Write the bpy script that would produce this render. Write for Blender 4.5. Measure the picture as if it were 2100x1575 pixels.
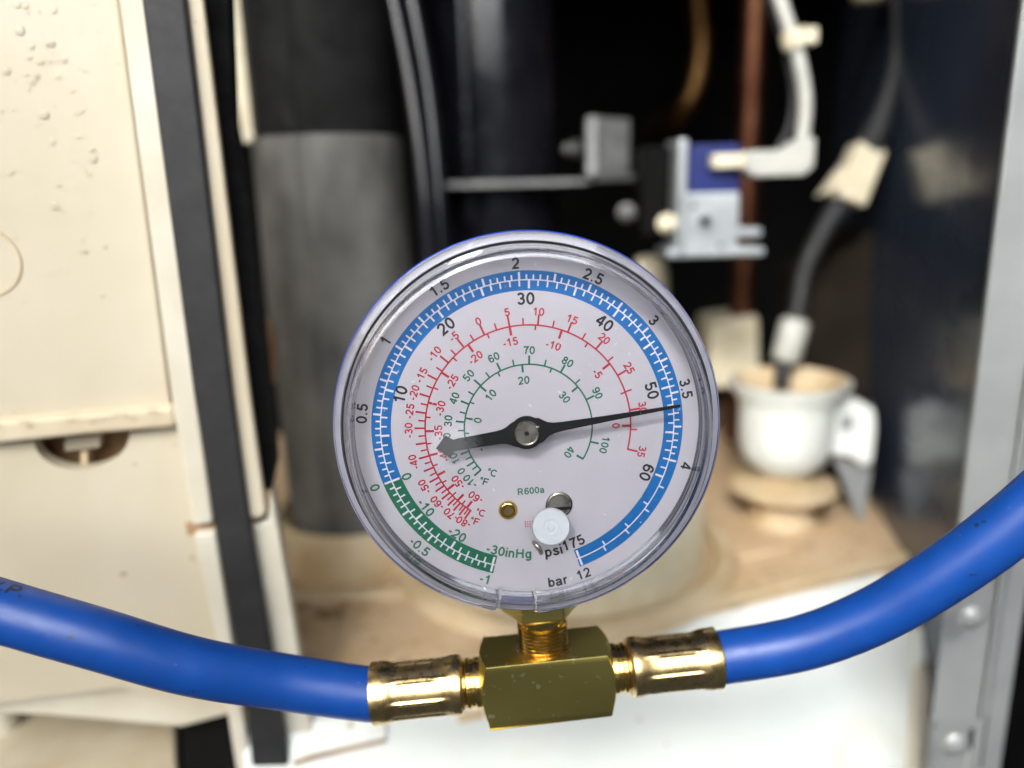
import bpy, bmesh, math, random
from mathutils import Vector, Matrix
random.seed(7)
R = math.radians
MM = 0.001
scene = bpy.context.scene
for o in list(bpy.data.objects):
    bpy.data.objects.remove(o, do_unlink=True)
COL = scene.collection

# ------------------------------------------------------------------ camera
PITCH, ROLL = R(14.0), R(1.74)
CAM = Vector((0.0, -0.130, 0.130))
FPX, CX, CY = 1577.0, 1050.0, 787.5          # focal length of the phone lens in photo pixels
fwd = Vector((0, math.cos(PITCH), -math.sin(PITCH)))
r0 = Vector((1, 0, 0)); d0 = Vector((0, -math.sin(PITCH), -math.cos(PITCH)))
right = r0 * math.cos(ROLL) + d0 * math.sin(ROLL)
down = -r0 * math.sin(ROLL) + d0 * math.cos(ROLL)
cam_d = bpy.data.cameras.new('camera')
cam = bpy.data.objects.new('camera', cam_d)
COL.objects.link(cam)
cam.matrix_world = Matrix.Translation(CAM) @ Matrix((right, -down, -fwd)).transposed().to_4x4()
cam_d.sensor_fit = 'HORIZONTAL'; cam_d.sensor_width = 36.0
cam_d.lens = FPX / 2100.0 * 36.0
cam_d.clip_start = 0.005; cam_d.clip_end = 50.0
cam_d.dof.use_dof = True
cam_d.dof.focus_distance = 0.1325
cam_d.dof.aperture_fstop = 6.0
cam_d.dof.aperture_blades = 0
scene.camera = cam

# ------------------------------------------------------------------ world and lamps
world = bpy.data.worlds.new('World'); scene.world = world
world.use_nodes = True
bgn = world.node_tree.nodes['Background']
bgn.inputs['Color'].default_value = (0.80, 0.88, 1.0, 1)
bgn.inputs['Strength'].default_value = 0.07
def lamp(name, loc, target, size, energy, color, shape='RECTANGLE', size_y=None, spread=180):
    d = bpy.data.lights.new(name, 'AREA')
    d.shape = shape; d.size = size
    if size_y: d.size_y = size_y
    d.energy = energy; d.color = color; d.spread = R(spread)
    o = bpy.data.objects.new(name, d); COL.objects.link(o)
    o.location = loc
    o.rotation_euler = (Vector(target) - Vector(loc)).to_track_quat('-Z', 'Y').to_euler()
    return o
lamp('key_lamp', (-0.20, -1.24, 1.00), (0.02, 0.05, 0.05), 1.7, 44, (0.96, 0.985, 1.0), size_y=1.2)
lamp('warm_lamp', (-0.55, -0.55, 0.45), (-0.12, 0.06, 0.10), 0.4, 0.35, (1.0, 0.80, 0.55), size_y=0.4, spread=70)
lamp('tray_fill_lamp', (-0.13, -0.60, 0.62), (0.165, 0.20, 0.01), 0.16, 0.34, (1.0, 0.98, 0.95), size_y=0.16, spread=34)  # added fill lamp, narrowed to brighten the tray and cup

vs = scene.view_settings
vs.view_transform = 'Standard'; vs.look = 'None'; vs.exposure = 0.0; vs.gamma = 1.0
vs.use_curve_mapping = False
scene.render.engine = 'CYCLES'
scene.cycles.max_bounces = 8; scene.cycles.transmission_bounces = 7
scene.cycles.transparent_max_bounces = 10; scene.cycles.glossy_bounces = 5
scene.cycles.caustics_reflective = True; scene.cycles.caustics_refractive = True
scene.render.resolution_x = 1024; scene.render.resolution_y = 768

# ------------------------------------------------------------------ points in the place
def P(px, py, depth):
    """the point seen at photo position px,py at a given distance along the view axis"""
    return CAM + (right * ((px - CX) / FPX) + down * ((py - CY) / FPX) + fwd) * depth
def PZ(px, py, z):
    d = right * ((px - CX) / FPX) + down * ((py - CY) / FPX) + fwd
    return CAM + d * ((z - CAM.z) / d.z)
def rise(b, row):
    """the height on the plumb line through b whose image row is given"""
    q = b - CAM
    by, bz = q.dot(down), q.dot(fwd)
    uy, uz = down.z, fwd.z
    m = (row - CY) / FPX
    return b.z + (m * bz - by) / (uy - m * uz)

# ------------------------------------------------------------------ materials
def principled(name):
    m = bpy.data.materials.new(name); m.use_nodes = True
    nt = m.node_tree
    return m, nt, nt.nodes['Principled BSDF']
def mat(name, c1, c2=None, rough=0.5, rough2=None, metal=0.0, scale=80, detail=3, lo=0.35, hi=0.7,
        bump=0.0, bump_scale=None, spec=0.5, coat=0.0, stretch=(1, 1, 1), distort=0.0, speck=None):
    m, nt, b = principled(name)
    N = nt.nodes.new; L = nt.links.new
    tc = N('ShaderNodeTexCoord'); mp = N('ShaderNodeMapping'); mp.inputs['Scale'].default_value = stretch
    L(tc.outputs['Object'], mp.inputs['Vector'])
    nz = N('ShaderNodeTexNoise'); nz.inputs['Scale'].default_value = scale; nz.inputs['Detail'].default_value = detail
    nz.inputs['Distortion'].default_value = distort
    L(mp.outputs['Vector'], nz.inputs['Vector'])
    rp = N('ShaderNodeValToRGB')
    rp.color_ramp.elements[0].position = lo; rp.color_ramp.elements[1].position = hi
    rp.color_ramp.elements[0].color = (*c1, 1); rp.color_ramp.elements[1].color = (*(c2 or c1), 1)
    L(nz.outputs['Fac'], rp.inputs['Fac']); col = rp.outputs['Color']
    for (sc, a0, a1, c, st) in (speck or []):                       # scuffs and dirt with shapes of their own
        m2 = N('ShaderNodeMapping'); m2.inputs['Scale'].default_value = st; L(tc.outputs['Object'], m2.inputs['Vector'])
        ns = N('ShaderNodeTexNoise'); ns.inputs['Scale'].default_value = sc; ns.inputs['Detail'].default_value = 3; L(m2.outputs['Vector'], ns.inputs['Vector'])
        r2 = N('ShaderNodeMapRange'); r2.inputs['From Min'].default_value = a0; r2.inputs['From Max'].default_value = a1; L(ns.outputs['Fac'], r2.inputs['Value'])
        mx = N('ShaderNodeMix'); mx.data_type = 'RGBA'; L(r2.outputs['Result'], mx.inputs['Factor']); L(col, mx.inputs['A']); mx.inputs['B'].default_value = (*c, 1); col = mx.outputs['Result']
    L(col, b.inputs['Base Color'])
    b.inputs['Metallic'].default_value = metal
    b.inputs['Specular IOR Level'].default_value = spec
    b.inputs['Coat Weight'].default_value = coat
    mr = N('ShaderNodeMapRange'); mr.inputs['To Min'].default_value = rough
    mr.inputs['To Max'].default_value = rough if rough2 is None else rough2
    mr.inputs['From Min'].default_value = 0.3; mr.inputs['From Max'].default_value = 0.7
    n2 = N('ShaderNodeTexNoise'); n2.inputs['Scale'].default_value = scale * 2.3; n2.inputs['Detail'].default_value = 1
    L(mp.outputs['Vector'], n2.inputs['Vector'])
    L(n2.outputs['Fac'], mr.inputs['Value']); L(mr.outputs['Result'], b.inputs['Roughness'])
    if bump:
        n3 = N('ShaderNodeTexNoise'); n3.inputs['Scale'].default_value = bump_scale or scale * 6; n3.inputs['Detail'].default_value = 2
        L(mp.outputs['Vector'], n3.inputs['Vector'])
        bp = N('ShaderNodeBump'); bp.inputs['Strength'].default_value = 1.0; bp.inputs['Distance'].default_value = bump
        L(n3.outputs['Fac'], bp.inputs['Height']); L(bp.outputs['Normal'], b.inputs['Normal'])
    return m
def glass(name, color, rough, ior):
    m = bpy.data.materials.new(name); m.use_nodes = True
    nt = m.node_tree; nt.nodes.clear()
    g = nt.nodes.new('ShaderNodeBsdfGlass'); o = nt.nodes.new('ShaderNodeOutputMaterial')
    g.inputs['Color'].default_value = (*color, 1); g.inputs['Roughness'].default_value = rough; g.inputs['IOR'].default_value = ior
    nt.links.new(g.outputs['BSDF'], o.inputs['Surface'])
    return m
def clear_sheet(name, rough, tint, ior=1.5):
    """thin flat sheet of clear plastic: it transmits straight through and mirrors a little, by Fresnel"""
    m = bpy.data.materials.new(name); m.use_nodes = True
    nt = m.node_tree; nt.nodes.clear(); N = nt.nodes.new; L = nt.links.new
    t = N('ShaderNodeBsdfTransparent'); t.inputs['Color'].default_value = (*tint, 1)
    g = N('ShaderNodeBsdfGlossy'); g.inputs['Roughness'].default_value = rough
    fr = N('ShaderNodeFresnel'); fr.inputs['IOR'].default_value = ior
    tc = N('ShaderNodeTexCoord')
    nz = N('ShaderNodeTexNoise'); nz.inputs['Scale'].default_value = 70; nz.inputs['Detail'].default_value = 1
    L(tc.outputs['Object'], nz.inputs['Vector'])
    bp = N('ShaderNodeBump'); bp.inputs['Distance'].default_value = 0.00004; bp.inputs['Strength'].default_value = 1
    L(nz.outputs['Fac'], bp.inputs['Height']); L(bp.outputs['Normal'], g.inputs['Normal'])
    mx = N('ShaderNodeMixShader'); o = N('ShaderNodeOutputMaterial')
    L(fr.outputs['Fac'], mx.inputs['Fac']); L(t.outputs['BSDF'], mx.inputs[1]); L(g.outputs['BSDF'], mx.inputs[2])
    L(mx.outputs['Shader'], o.inputs['Surface'])
    return m

M = dict(
    dial=mat('shaded_dial_paint', (0.495, 0.475, 0.505), (0.52, 0.50, 0.53), 0.45, 0.55, scale=120, bump=0.00001, bump_scale=900),  # dial tone lowered to hold the shade of phone and hand
    ink_black=mat('black_ink', (0.006, 0.006, 0.008), (0.012, 0.012, 0.014), 0.5, scale=300),
    ink_green=mat('green_ink', (0.004, 0.125, 0.062), (0.008, 0.15, 0.078), 0.5, scale=500),
    ink_red=mat('red_ink', (0.42, 0.018, 0.035), (0.50, 0.03, 0.045), 0.5, scale=500),
    ink_blue=mat('blue_ink', (0.003, 0.125, 0.37), (0.006, 0.14, 0.41), 0.45, scale=500),
    ink_white=mat('white_ink', (0.66, 0.65, 0.70), (0.70, 0.69, 0.73), 0.5, scale=300),
    case=mat('blue_case_plastic', (0.008, 0.035, 0.32), (0.012, 0.05, 0.38), 0.35, 0.45, scale=200),
    window=clear_sheet('clear_window_plastic', 0.03, (0.97, 0.97, 0.98)),
    lens=glass('clear_lens_plastic', (0.97, 0.97, 0.985), 0.02, 1.49),
    needle=mat('black_needle_paint', (0.008, 0.008, 0.008), (0.010, 0.010, 0.010), 0.5, 0.58, scale=400, spec=.22),
    steel=mat('bright_steel', (0.52, 0.48, 0.40), (0.60, 0.56, 0.48), 0.26, 0.34, metal=1, scale=300),
    brass=mat('lacquered_brass', (0.70, 0.50, 0.22), (0.78, 0.58, 0.29), 0.24, 0.32, metal=1, scale=260, bump=0.000003, bump_scale=900,
        speck=[(120, .56, .80, (0.58, 0.36, 0.15), (.3, 1, 1))]),
    brass_bright=mat('bright_brass', (0.80, 0.54, 0.14), (0.86, 0.62, 0.2), 0.14, 0.22, metal=1, scale=400),
    brass_body=mat('brushed_brass', (0.51, 0.42, 0.125), (0.54, 0.45, 0.14), 0.37, metal=1, scale=140, bump=0.000001, bump_scale=3000,
        speck=[(330, .66, .70, (0.74, 0.68, 0.36), (1, 1, 1)), (700, .66, .70, (0.80, 0.74, 0.42), (1, .4, 1))]),
    ink_bore=mat('dark_brass', (0.09, 0.06, 0.015), (0.14, 0.10, 0.03), 0.5, scale=900),
    sheen_ring=mat('grey_sheen', (0.44, 0.43, 0.48), (0.50, 0.49, 0.54), 0.5, scale=200),  # grey tone imitates the reflection inside the clear flange
    peg=mat('milky_clear_plastic', (0.78, 0.82, 0.84), (0.85, 0.88, 0.90), 0.25, 0.35, scale=300),
    hose=mat('blue_hose_pvc', (0.003, 0.047, 0.245), (0.004, 0.054, 0.275), 0.36, 0.46, scale=160, bump=0.00002, bump_scale=1300, spec=0.5,
        speck=[(420, .70, .74, (0.006, 0.02, 0.07), (1, 1, 1)), (900, .74, .77, (0.08, 0.17, 0.50), (.25, 1, 1)), (60, .60, .80, (0.004, 0.035, 0.22), (1, 1, 1))]),
)
M['peg'].node_tree.nodes['Principled BSDF'].inputs['Alpha'].default_value = 0.68

# ------------------------------------------------------------------ mesh helpers
class MB:
    def __init__(s): s.v = []; s.f = []; s.mi = []
    def add(s, v, f, mi=0):
        n = len(s.v); s.v += [tuple(p) for p in v]; s.f += [tuple(i + n for i in q) for q in f]; s.mi += [mi] * len(f)
        return s
    def build(s, name, material, parent=None, smooth=None, bevel=0.0, seg=2):
        me = bpy.data.meshes.new(name)
        me.from_pydata(s.v, [], s.f)
        mats = material if isinstance(material, (list, tuple)) else [material]
        for m in mats: me.materials.append(m)
        if len(mats) > 1: me.polygons.foreach_set('material_index', s.mi)
        bm = bmesh.new(); bm.from_mesh(me)
        if bevel:
            es = [e for e in bm.edges if len(e.link_faces) == 2 and e.calc_face_angle(0) > R(25)]
            bmesh.ops.bevel(bm, geom=es, offset=bevel, segments=seg, profile=0.5, affect='EDGES', clamp_overlap=True)
        bmesh.ops.recalc_face_normals(bm, faces=bm.faces)
        bm.to_mesh(me); bm.free()
        me.update()
        if smooth is not None:
            me.shade_smooth(); me.set_sharp_from_angle(angle=R(smooth))
        o = bpy.data.objects.new(name, me); COL.objects.link(o)
        if parent: o.parent = parent
        return o
def tag(o, label=None, category=None, group=None, kind=None):
    if label: o['label'] = label
    if category: o['category'] = category
    if group: o['group'] = group
    if kind: o['kind'] = kind
    return o
def thing(name, label, category, loc=(0, 0, 0), rot=None, group=None):
    o = bpy.data.objects.new(name, None); COL.objects.link(o)
    o.empty_display_size = 0.01
    if rot is not None: o.matrix_world = Matrix.Translation(loc) @ rot.to_4x4()
    else: o.location = loc
    return tag(o, label, category, group)
def frame_for(axis):
    a = Vector(axis).normalized()
    h = Vector((0, 0, 1)) if abs(a.z) < 0.9 else Vector((1, 0, 0))
    x = h.cross(a).normalized(); y = a.cross(x)
    return x, y, a
def lathe(mb, prof, origin=(0, 0, 0), axis=(0, 0, 1), n=96, a0=0.0, a1=360.0, closed=False, mi=0, mif=None):
    """prof: list of (radius, distance along axis); r = 0 closes the end"""
    o = Vector(origin); x, y, a = frame_for(axis)
    full = abs(a1 - a0 - 360) < 1e-6
    k = n if full else n + 1
    v = []; f = []; mis = []
    idx = []
    for (r, h) in prof:
        if r <= 1e-9:
            idx.append([len(v)] * k); v.append(o + a * h)
        else:
            row = []
            for i in range(k):
                t = R(a0 + (a1 - a0) * i / n)
                row.append(len(v)); v.append(o + a * h + x * (r * math.cos(t)) + y * (r * math.sin(t)))
            idx.append(row)
    rows = list(range(len(prof) - 1)) + ([-1] if closed else [])
    for j in rows:
        A = idx[j]; B = idx[j + 1] if j >= 0 else idx[0]
        if j < 0: A = idx[-1]
        for i in range(k if full else k - 1):
            i2 = (i + 1) % k
            q = [A[i], A[i2], B[i2], B[i]]
            q = [p for c, p in enumerate(q) if p not in q[:c]]
            if len(q) > 2: f.append(q); mis.append(mif(j) if mif else mi)
    n0 = len(mb.v); mb.v += [tuple(p) for p in v]; mb.f += [tuple(i + n0 for i in q) for q in f]; mb.mi += mis
    return mb
def box(mb, lo, hi, mi=0, xf=None):
    (a, b, c), (d, e, g) = lo, hi
    v = [(a, b, c), (d, b, c), (d, e, c), (a, e, c), (a, b, g), (d, b, g), (d, e, g), (a, e, g)]
    if xf: v = [xf(Vector(p)) for p in v]
    return mb.add(v, [(0, 3, 2, 1), (4, 5, 6, 7), (0, 1, 5, 4), (1, 2, 6, 5), (2, 3, 7, 6), (3, 0, 4, 7)], mi)
def hexa(mb, front, back, mi=0):
    """prism between two matching outlines of 3-D points"""
    n = len(front)
    return mb.add(list(front) + list(back), [tuple(range(n))[::-1], tuple(range(n, 2 * n))] +
                  [(i, (i + 1) % n, n + (i + 1) % n, n + i) for i in range(n)], mi)
def catmull(pts, n=12):
    pts = [Vector(p) for p in pts]
    q = [pts[0] * 2 - pts[1]] + pts + [pts[-1] * 2 - pts[-2]]
    out = []
    for i in range(1, len(q) - 2):
        for j in range(n):
            t = j / n
            a, b, c, d = q[i - 1], q[i], q[i + 1], q[i + 2]
            out.append(0.5 * ((2 * b) + (c - a) * t + (2 * a - 5 * b + 4 * c - d) * t * t + (3 * b - a - 3 * c + d) * t ** 3))
    out.append(pts[-1])
    return out
def tube(mb, path, r, n=20, caps=True, mi=0):
    path = [Vector(p) for p in path]
    rr = r if callable(r) else (lambda t: r)
    rings = []; v = []; f = []
    x = None
    for i, p in enumerate(path):
        t = (path[min(i + 1, len(path) - 1)] - path[max(i - 1, 0)]).normalized()
        if x is None: x, y, _ = frame_for(t)
        else:
            x = (x - t * x.dot(t)).normalized(); y = t.cross(x)
        rad = rr(i / (len(path) - 1))
        rings.append(len(v))
        for k in range(n):
            a = 2 * math.pi * k / n
            v.append(p + x * (rad * math.cos(a)) + y * (rad * math.sin(a)))
    for i in range(len(path) - 1):
        for k in range(n):
            k2 = (k + 1) % n
            f.append((rings[i] + k, rings[i] + k2, rings[i + 1] + k2, rings[i + 1] + k))
    if caps:
        f.append(tuple(range(n))[::-1]); f.append(tuple(rings[-1] + k for k in range(n)))
    return mb.add(v, f, mi)
# stroke letters in the style of a plain grotesque: every stroke is a flat ribbon of ink
def _arc(cx, cy, rx, ry, a0, a1, n=14):
    return [(cx + rx * math.cos(R(a0 + (a1 - a0) * i / n)), cy + ry * math.sin(R(a0 + (a1 - a0) * i / n))) for i in range(n + 1)]
def _sp(*p): return [(q.x, q.y) for q in catmull([(a, b, 0) for a, b in p], 5)]
def _ring(cx, cy, rx, ry, n=26): return ('ring', _arc(cx, cy, rx, ry, 90, 450, n)[:-1])
_six = [_ring(.40, .32, .25, .245), _arc(.43, .50, .28, .425, 38, 196)]
GLYPH = {
    '0': (.777, [_ring(.39, .5, .255, .425)]),
    '1': (.777, [[(.45, 0), (.45, 1)], _sp((.17, .70), (.30, .77), (.38, .85), (.43, .95))]),
    '2': (.777, [_arc(.39, .69, .24, .235, 172, -18) + [(.56, .50), (.42, .36), (.25, .20), (.15, .075), (.67, .075)]]),
    '3': (.777, [_arc(.37, .72, .215, .205, 160, -85) + [(.30, .515)], _arc(.38, .295, .25, .22, 88, -165)]),
    '4': (.777, [[(.54, 0), (.54, 1)], [(.52, .95), (.10, .29)], [(.05, .28), (.72, .28)]]),
    '5': (.777, [[(.65, .925), (.235, .925), (.165, .49)], _arc(.38, .325, .26, .25, 142, -160)]),
    '6': (.777, _six),
    '7': (.777, [[(.10, .925), (.66, .925), (.50, .68), (.39, .40), (.32, 0)]]),
    '8': (.777, [_ring(.39, .735, .20, .19), _ring(.39, .30, .25, .225)]),
    '9': (.777, [_ring(.38, .68, .25, .245), _arc(.35, .50, .28, .425, 218, 376)]),
    '-': (.46, [[(.06, .37), (.37, .37)]]), '.': (.39, [[(.12, .075), (.27, .075)]]),
    'i': (.31, [[(.16, 0), (.16, .72)], [(.16, .86), (.16, 1.0)]]),
    'n': (.76, [[(.16, 0), (.16, .72)], _arc(.37, .42, .21, .235, 180, 0) + [(.58, 0)]]),
    'H': (1.0, [[(.17, 0), (.17, 1)], [(.80, 0), (.80, 1)], [(.17, .53), (.80, .53)]]),
    'g': (.777, [_ring(.36, .36, .22, .295), [(.60, .72), (.60, 0)] + _arc(.37, -.02, .23, .19, 0, -155)]),
    'p': (.777, [[(.16, .72), (.16, -.28)], _ring(.40, .36, .22, .295)]),
    'b': (.777, [[(.16, 0), (.16, 1)], _ring(.40, .36, .22, .295)]),
    's': (.70, [_sp((.56, .53), (.50, .62), (.35, .655), (.19, .60), (.17, .50), (.26, .42), (.42, .345), (.54, .27), (.55, .15), (.42, .07), (.28, .07), (.15, .13), (.11, .21))]),
    'a': (.777, [_sp((.13, .50), (.20, .62), (.37, .655), (.53, .60), (.57, .47), (.57, .15), (.63, 0)), _sp((.57, .40), (.40, .365), (.20, .31), (.13, .20), (.20, .08), (.35, .06), (.50, .14), (.57, .26))]),
    'r': (.465, [[(.16, 0), (.16, .72)], _sp((.16, .42), (.22, .58), (.33, .65), (.46, .635))]),
    'C': (1.0, [_arc(.50, .5, .38, .425, 42, 318, 24)]),
    'F': (.85, [[(.17, 0), (.17, 1)], [(.17, .925), (.78, .925)], [(.17, .50), (.70, .50)]]),
    'R': (1.0, [[(.17, 0), (.17, 1)], [(.17, .925), (.56, .925)] + _arc(.56, .70, .20, .225, 80, -80) + [(.56, .475), (.17, .475)], [(.50, .475), (.82, 0)]]),
    'P': (.93, [[(.17, 0), (.17, 1)], [(.17, .925), (.56, .925)] + _arc(.56, .68, .22, .245, 80, -80) + [(.56, .435), (.17, .435)]]),
    'W': (1.30, [[(.05, 1), (.33, .02), (.64, .96), (.95, .02), (1.23, 1)]]),
    '°': (.45, [_ring(.22, .83, .125, .125, 16)]),
}
_glyphs = {}
def text_mesh(s, w=.185):
    """flat ribbons spelling s: (x, y, layer) vertices at cap height 1"""
    if s in _glyphs: return _glyphs[s]
    V = []; F = []; x0 = 0.0; layer = 0
    for ch in s:
        adv, strokes = GLYPH[ch]
        for st in strokes:
            ring = isinstance(st, tuple); pts = st[1] if ring else st
            if not ring: pts = [p for i, p in enumerate(pts) if i == 0 or math.dist(p, pts[i - 1]) > 1e-4]
            if not ring:                                            # short steps, so that letters can follow a curved surface
                dense = [pts[0]]
                for a, b in zip(pts, pts[1:]):
                    k = max(1, int(math.dist(a, b) / .22))
                    dense += [(a[0] + (b[0] - a[0]) * q / k, a[1] + (b[1] - a[1]) * q / k) for q in range(1, k + 1)]
                pts = dense
            n = len(pts); base = len(V); hw = w / 2 * (.75 if ch == '°' else 1)
            for i, p in enumerate(pts):
                a = pts[i - 1] if (i or ring) else None
                b = pts[(i + 1) % n] if (i < n - 1 or ring) else None
                d1 = Vector((p[0] - a[0], p[1] - a[1])).normalized() if a else None
                d2 = Vector((b[0] - p[0], b[1] - p[1])).normalized() if b else None
                d1 = d1 or d2; d2 = d2 or d1
                nn = Vector((-(d1.y + d2.y), d1.x + d2.x))
                nn = nn.normalized() if nn.length > 1e-6 else Vector((-d1.y, d1.x))
                k = hw / max(.45, nn.dot(Vector((-d1.y, d1.x))))
                V.append((x0 + p[0] + nn.x * k, p[1] + nn.y * k, layer)); V.append((x0 + p[0] - nn.x * k, p[1] - nn.y * k, layer))
            for i in range(n if ring else n - 1):
                j = (i + 1) % n
                F.append((base + 2 * i, base + 2 * i + 1, base + 2 * j + 1, base + 2 * j))
            layer = (layer + 1) % 6
        x0 += adv
    _glyphs[s] = (V, F)
    return V, F
cap = 1.0

# ------------------------------------------------------------------ the gauge's own frame (x right, y into the case, z up on the dial)
def gauge_frame():
    t, s, roll = R(8.65), R(2.9), R(4.7)
    c2w = lambda a: right * a[0] + down * a[1] + fwd * a[2]
    n = c2w((math.sin(s), math.sin(t), -1.0)).normalized()      # the way the dial faces
    u = (right - n * right.dot(n)).normalized()
    v = n.cross(u).normalized()
    if v.dot(down) > 0: v = -v
    x = u * math.cos(roll) + v * math.sin(roll)
    z = -u * math.sin(roll) + v * math.cos(roll)
    return Matrix((x, -n, z)).transposed(), CAM + c2w((2.863 * MM, 7.594 * MM, 133.09 * MM))
GROT, GLOC = gauge_frame()
GINV = GROT.transposed()
def gp(x, y, z): return Vector((x * MM, y * MM, z * MM))
def gw(x, y, z): return GLOC + GROT @ gp(x, y, z)
def on_gauge(px, py, h):
    d = P(px, py, 1.0) - CAM
    a = GINV @ (CAM - GLOC); b = GINV @ d
    k = (-h * MM - a.y) / b.y
    q = (a + b * k) / MM
    return q.x, q.z
def pol(a, r): return r * math.cos(R(a)), r * math.sin(R(a))

gauge = thing('pressure_gauge', 'round dial pressure gauge with clear plastic cover, black needle and blue case', 'gauge', GLOC, GROT)
FACE = (0, -1, 0)
def flat_with_holes(outer, holes, y):
    c = bpy.data.curves.new('outline', 'CURVE'); c.dimensions = '2D'; c.fill_mode = 'FRONT'
    for ring in [outer] + holes:
        s = c.splines.new('POLY'); s.points.add(len(ring) - 1); s.use_cyclic_u = True
        for p, q in zip(s.points, ring): p.co = (q[0], q[1], 0, 1)
    o = bpy.data.objects.new('outline', c); COL.objects.link(o)
    bpy.context.view_layer.update()
    me = o.evaluated_get(bpy.context.evaluated_depsgraph_get()).to_mesh()
    v = [gp(p.co.x, y, p.co.y) for p in me.vertices]; f = [tuple(p.vertices) for p in me.polygons]
    o.to_mesh_clear(); bpy.data.objects.remove(o, do_unlink=True); bpy.data.curves.remove(c)
    return v, f
def circle(cx, cy, r, n=64): return [(cx + r * math.cos(2 * math.pi * i / n), cy + r * math.sin(2 * math.pi * i / n)) for i in range(n)]

# a small bright lamp behind the viewer, seen mirrored in the window over the needle's tail
hx_, hz_ = on_gauge(926, 912, 7.2); hit = gw(hx_, -7.2, hz_); nrm = -(GROT @ Vector((0, 1, 0))); dv = (hit - CAM).normalized()
lamp('mirrored_lamp', hit + (dv - nrm * (2 * dv.dot(nrm))) * 0.55, hit, 0.036, 0.0065, (0.95, 0.98, 1.0), shape='DISK')
# case: a blue cup behind the dial
mb = MB(); lathe(mb, [(0, -19 * MM), (27 * MM, -19 * MM), (30 * MM, -17.5 * MM), (32.6 * MM, -11 * MM), (33.5 * MM, -5 * MM), (33.72 * MM, -0.9 * MM),
                      (33.5 * MM, -0.45 * MM), (33.0 * MM, -0.3 * MM), (31.0 * MM, -0.3 * MM), (30.9 * MM, -2.5 * MM), (0, -2.5 * MM)], axis=FACE, n=160)
case = mb.build('case', M['case'], gauge, smooth=40)

# dial plate with a window for the adjusting screw
HX, HZ = 4.31, -14.34
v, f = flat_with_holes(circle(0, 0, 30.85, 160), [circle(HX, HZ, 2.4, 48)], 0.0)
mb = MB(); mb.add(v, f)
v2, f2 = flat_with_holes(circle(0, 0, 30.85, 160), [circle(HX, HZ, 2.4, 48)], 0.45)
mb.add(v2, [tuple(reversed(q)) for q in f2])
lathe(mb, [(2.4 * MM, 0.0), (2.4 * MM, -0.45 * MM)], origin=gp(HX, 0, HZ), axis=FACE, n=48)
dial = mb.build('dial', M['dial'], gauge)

def band(mb, r0, r1, a0, a1, y, n=None):
    n = n or max(8, int(abs(a1 - a0) * 1.2))
    v = []; f = []
    for i in range(n + 1):
        a = a0 + (a1 - a0) * i / n
        for r in (r0, r1):
            x, z = pol(a, r); v.append(gp(x, y, z))
    for i in range(n): f.append((2 * i, 2 * i + 1, 2 * i + 3, 2 * i + 2))
    return mb.add(v, f)
def tick(mb, a, r0, r1, w, y):
    c, s = math.cos(R(a)), math.sin(R(a)); h = w / 2
    pts = [(r0, -h), (r1, -h), (r1, h), (r0, h)]
    return mb.add([gp(r * c - q * s, y, r * s + q * c) for r, q in pts], [(0, 1, 2, 3)])
BAR = lambda b: 196.4 - 53.65 * b
VAC = lambda f: 196.4 + 54.6 * f
Y1, Y2, Y3 = -0.03, -0.055, -0.075
mb = MB(); band(mb, 23.65, 27.0, -74.6, 196.4, Y1); mb.build('blue_scale_band', M['ink_blue'], dial)
mb = MB(); band(mb, 23.65, 27.0, 196.5, 252.0, Y1); mb.build('green_scale_band', M['ink_green'], dial)
mb = MB(); band(mb, 25.33, 25.53, -74.6, 252.0, Y2); mb.build('white_scale_line', M['ink_white'], dial)
mb = MB()
jit = lambda s: random.gauss(0, s)
for i in range(0, 81):                                              # bar, every 0.05
    big = i % 10 == 0 or i % 5 == 0
    tick(mb, BAR(i * .05) + jit(.05), 25.45, 26.75 if big else 26.32 + jit(.03), .36 if big else .27, Y3)
for i in range(0, 61):                                              # psi, every 1
    big = i % 5 == 0
    tick(mb, BAR(i * .0689476) + jit(.05), 23.98 if big else 24.38 + jit(.03), 25.4, .36 if big else .27, Y3)
for a in (330.5, 319.6, 308.2, 297.1): tick(mb, a, 25.45, 26.4, .27, Y3)
for a in (321.8, 309.9, 298.0): tick(mb, a, 24.5, 25.4, .27, Y3)
tick(mb, 286.4, 23.9, 26.85, .36, Y3)
for i in range(1, 21):
    big = i % 5 == 0
    tick(mb, VAC(i / 20) + jit(.05), 25.45, 26.75 if big else 26.3, .36 if big else .27, Y3)
for i in range(1, 16):
    big = i % 5 == 0
    tick(mb, VAC(i / 15) + jit(.05), 24.0 if big else 24.4, 25.4, .36 if big else .27, Y3)
mb.build('white_tick_marks', M['ink_white'], dial)

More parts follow.
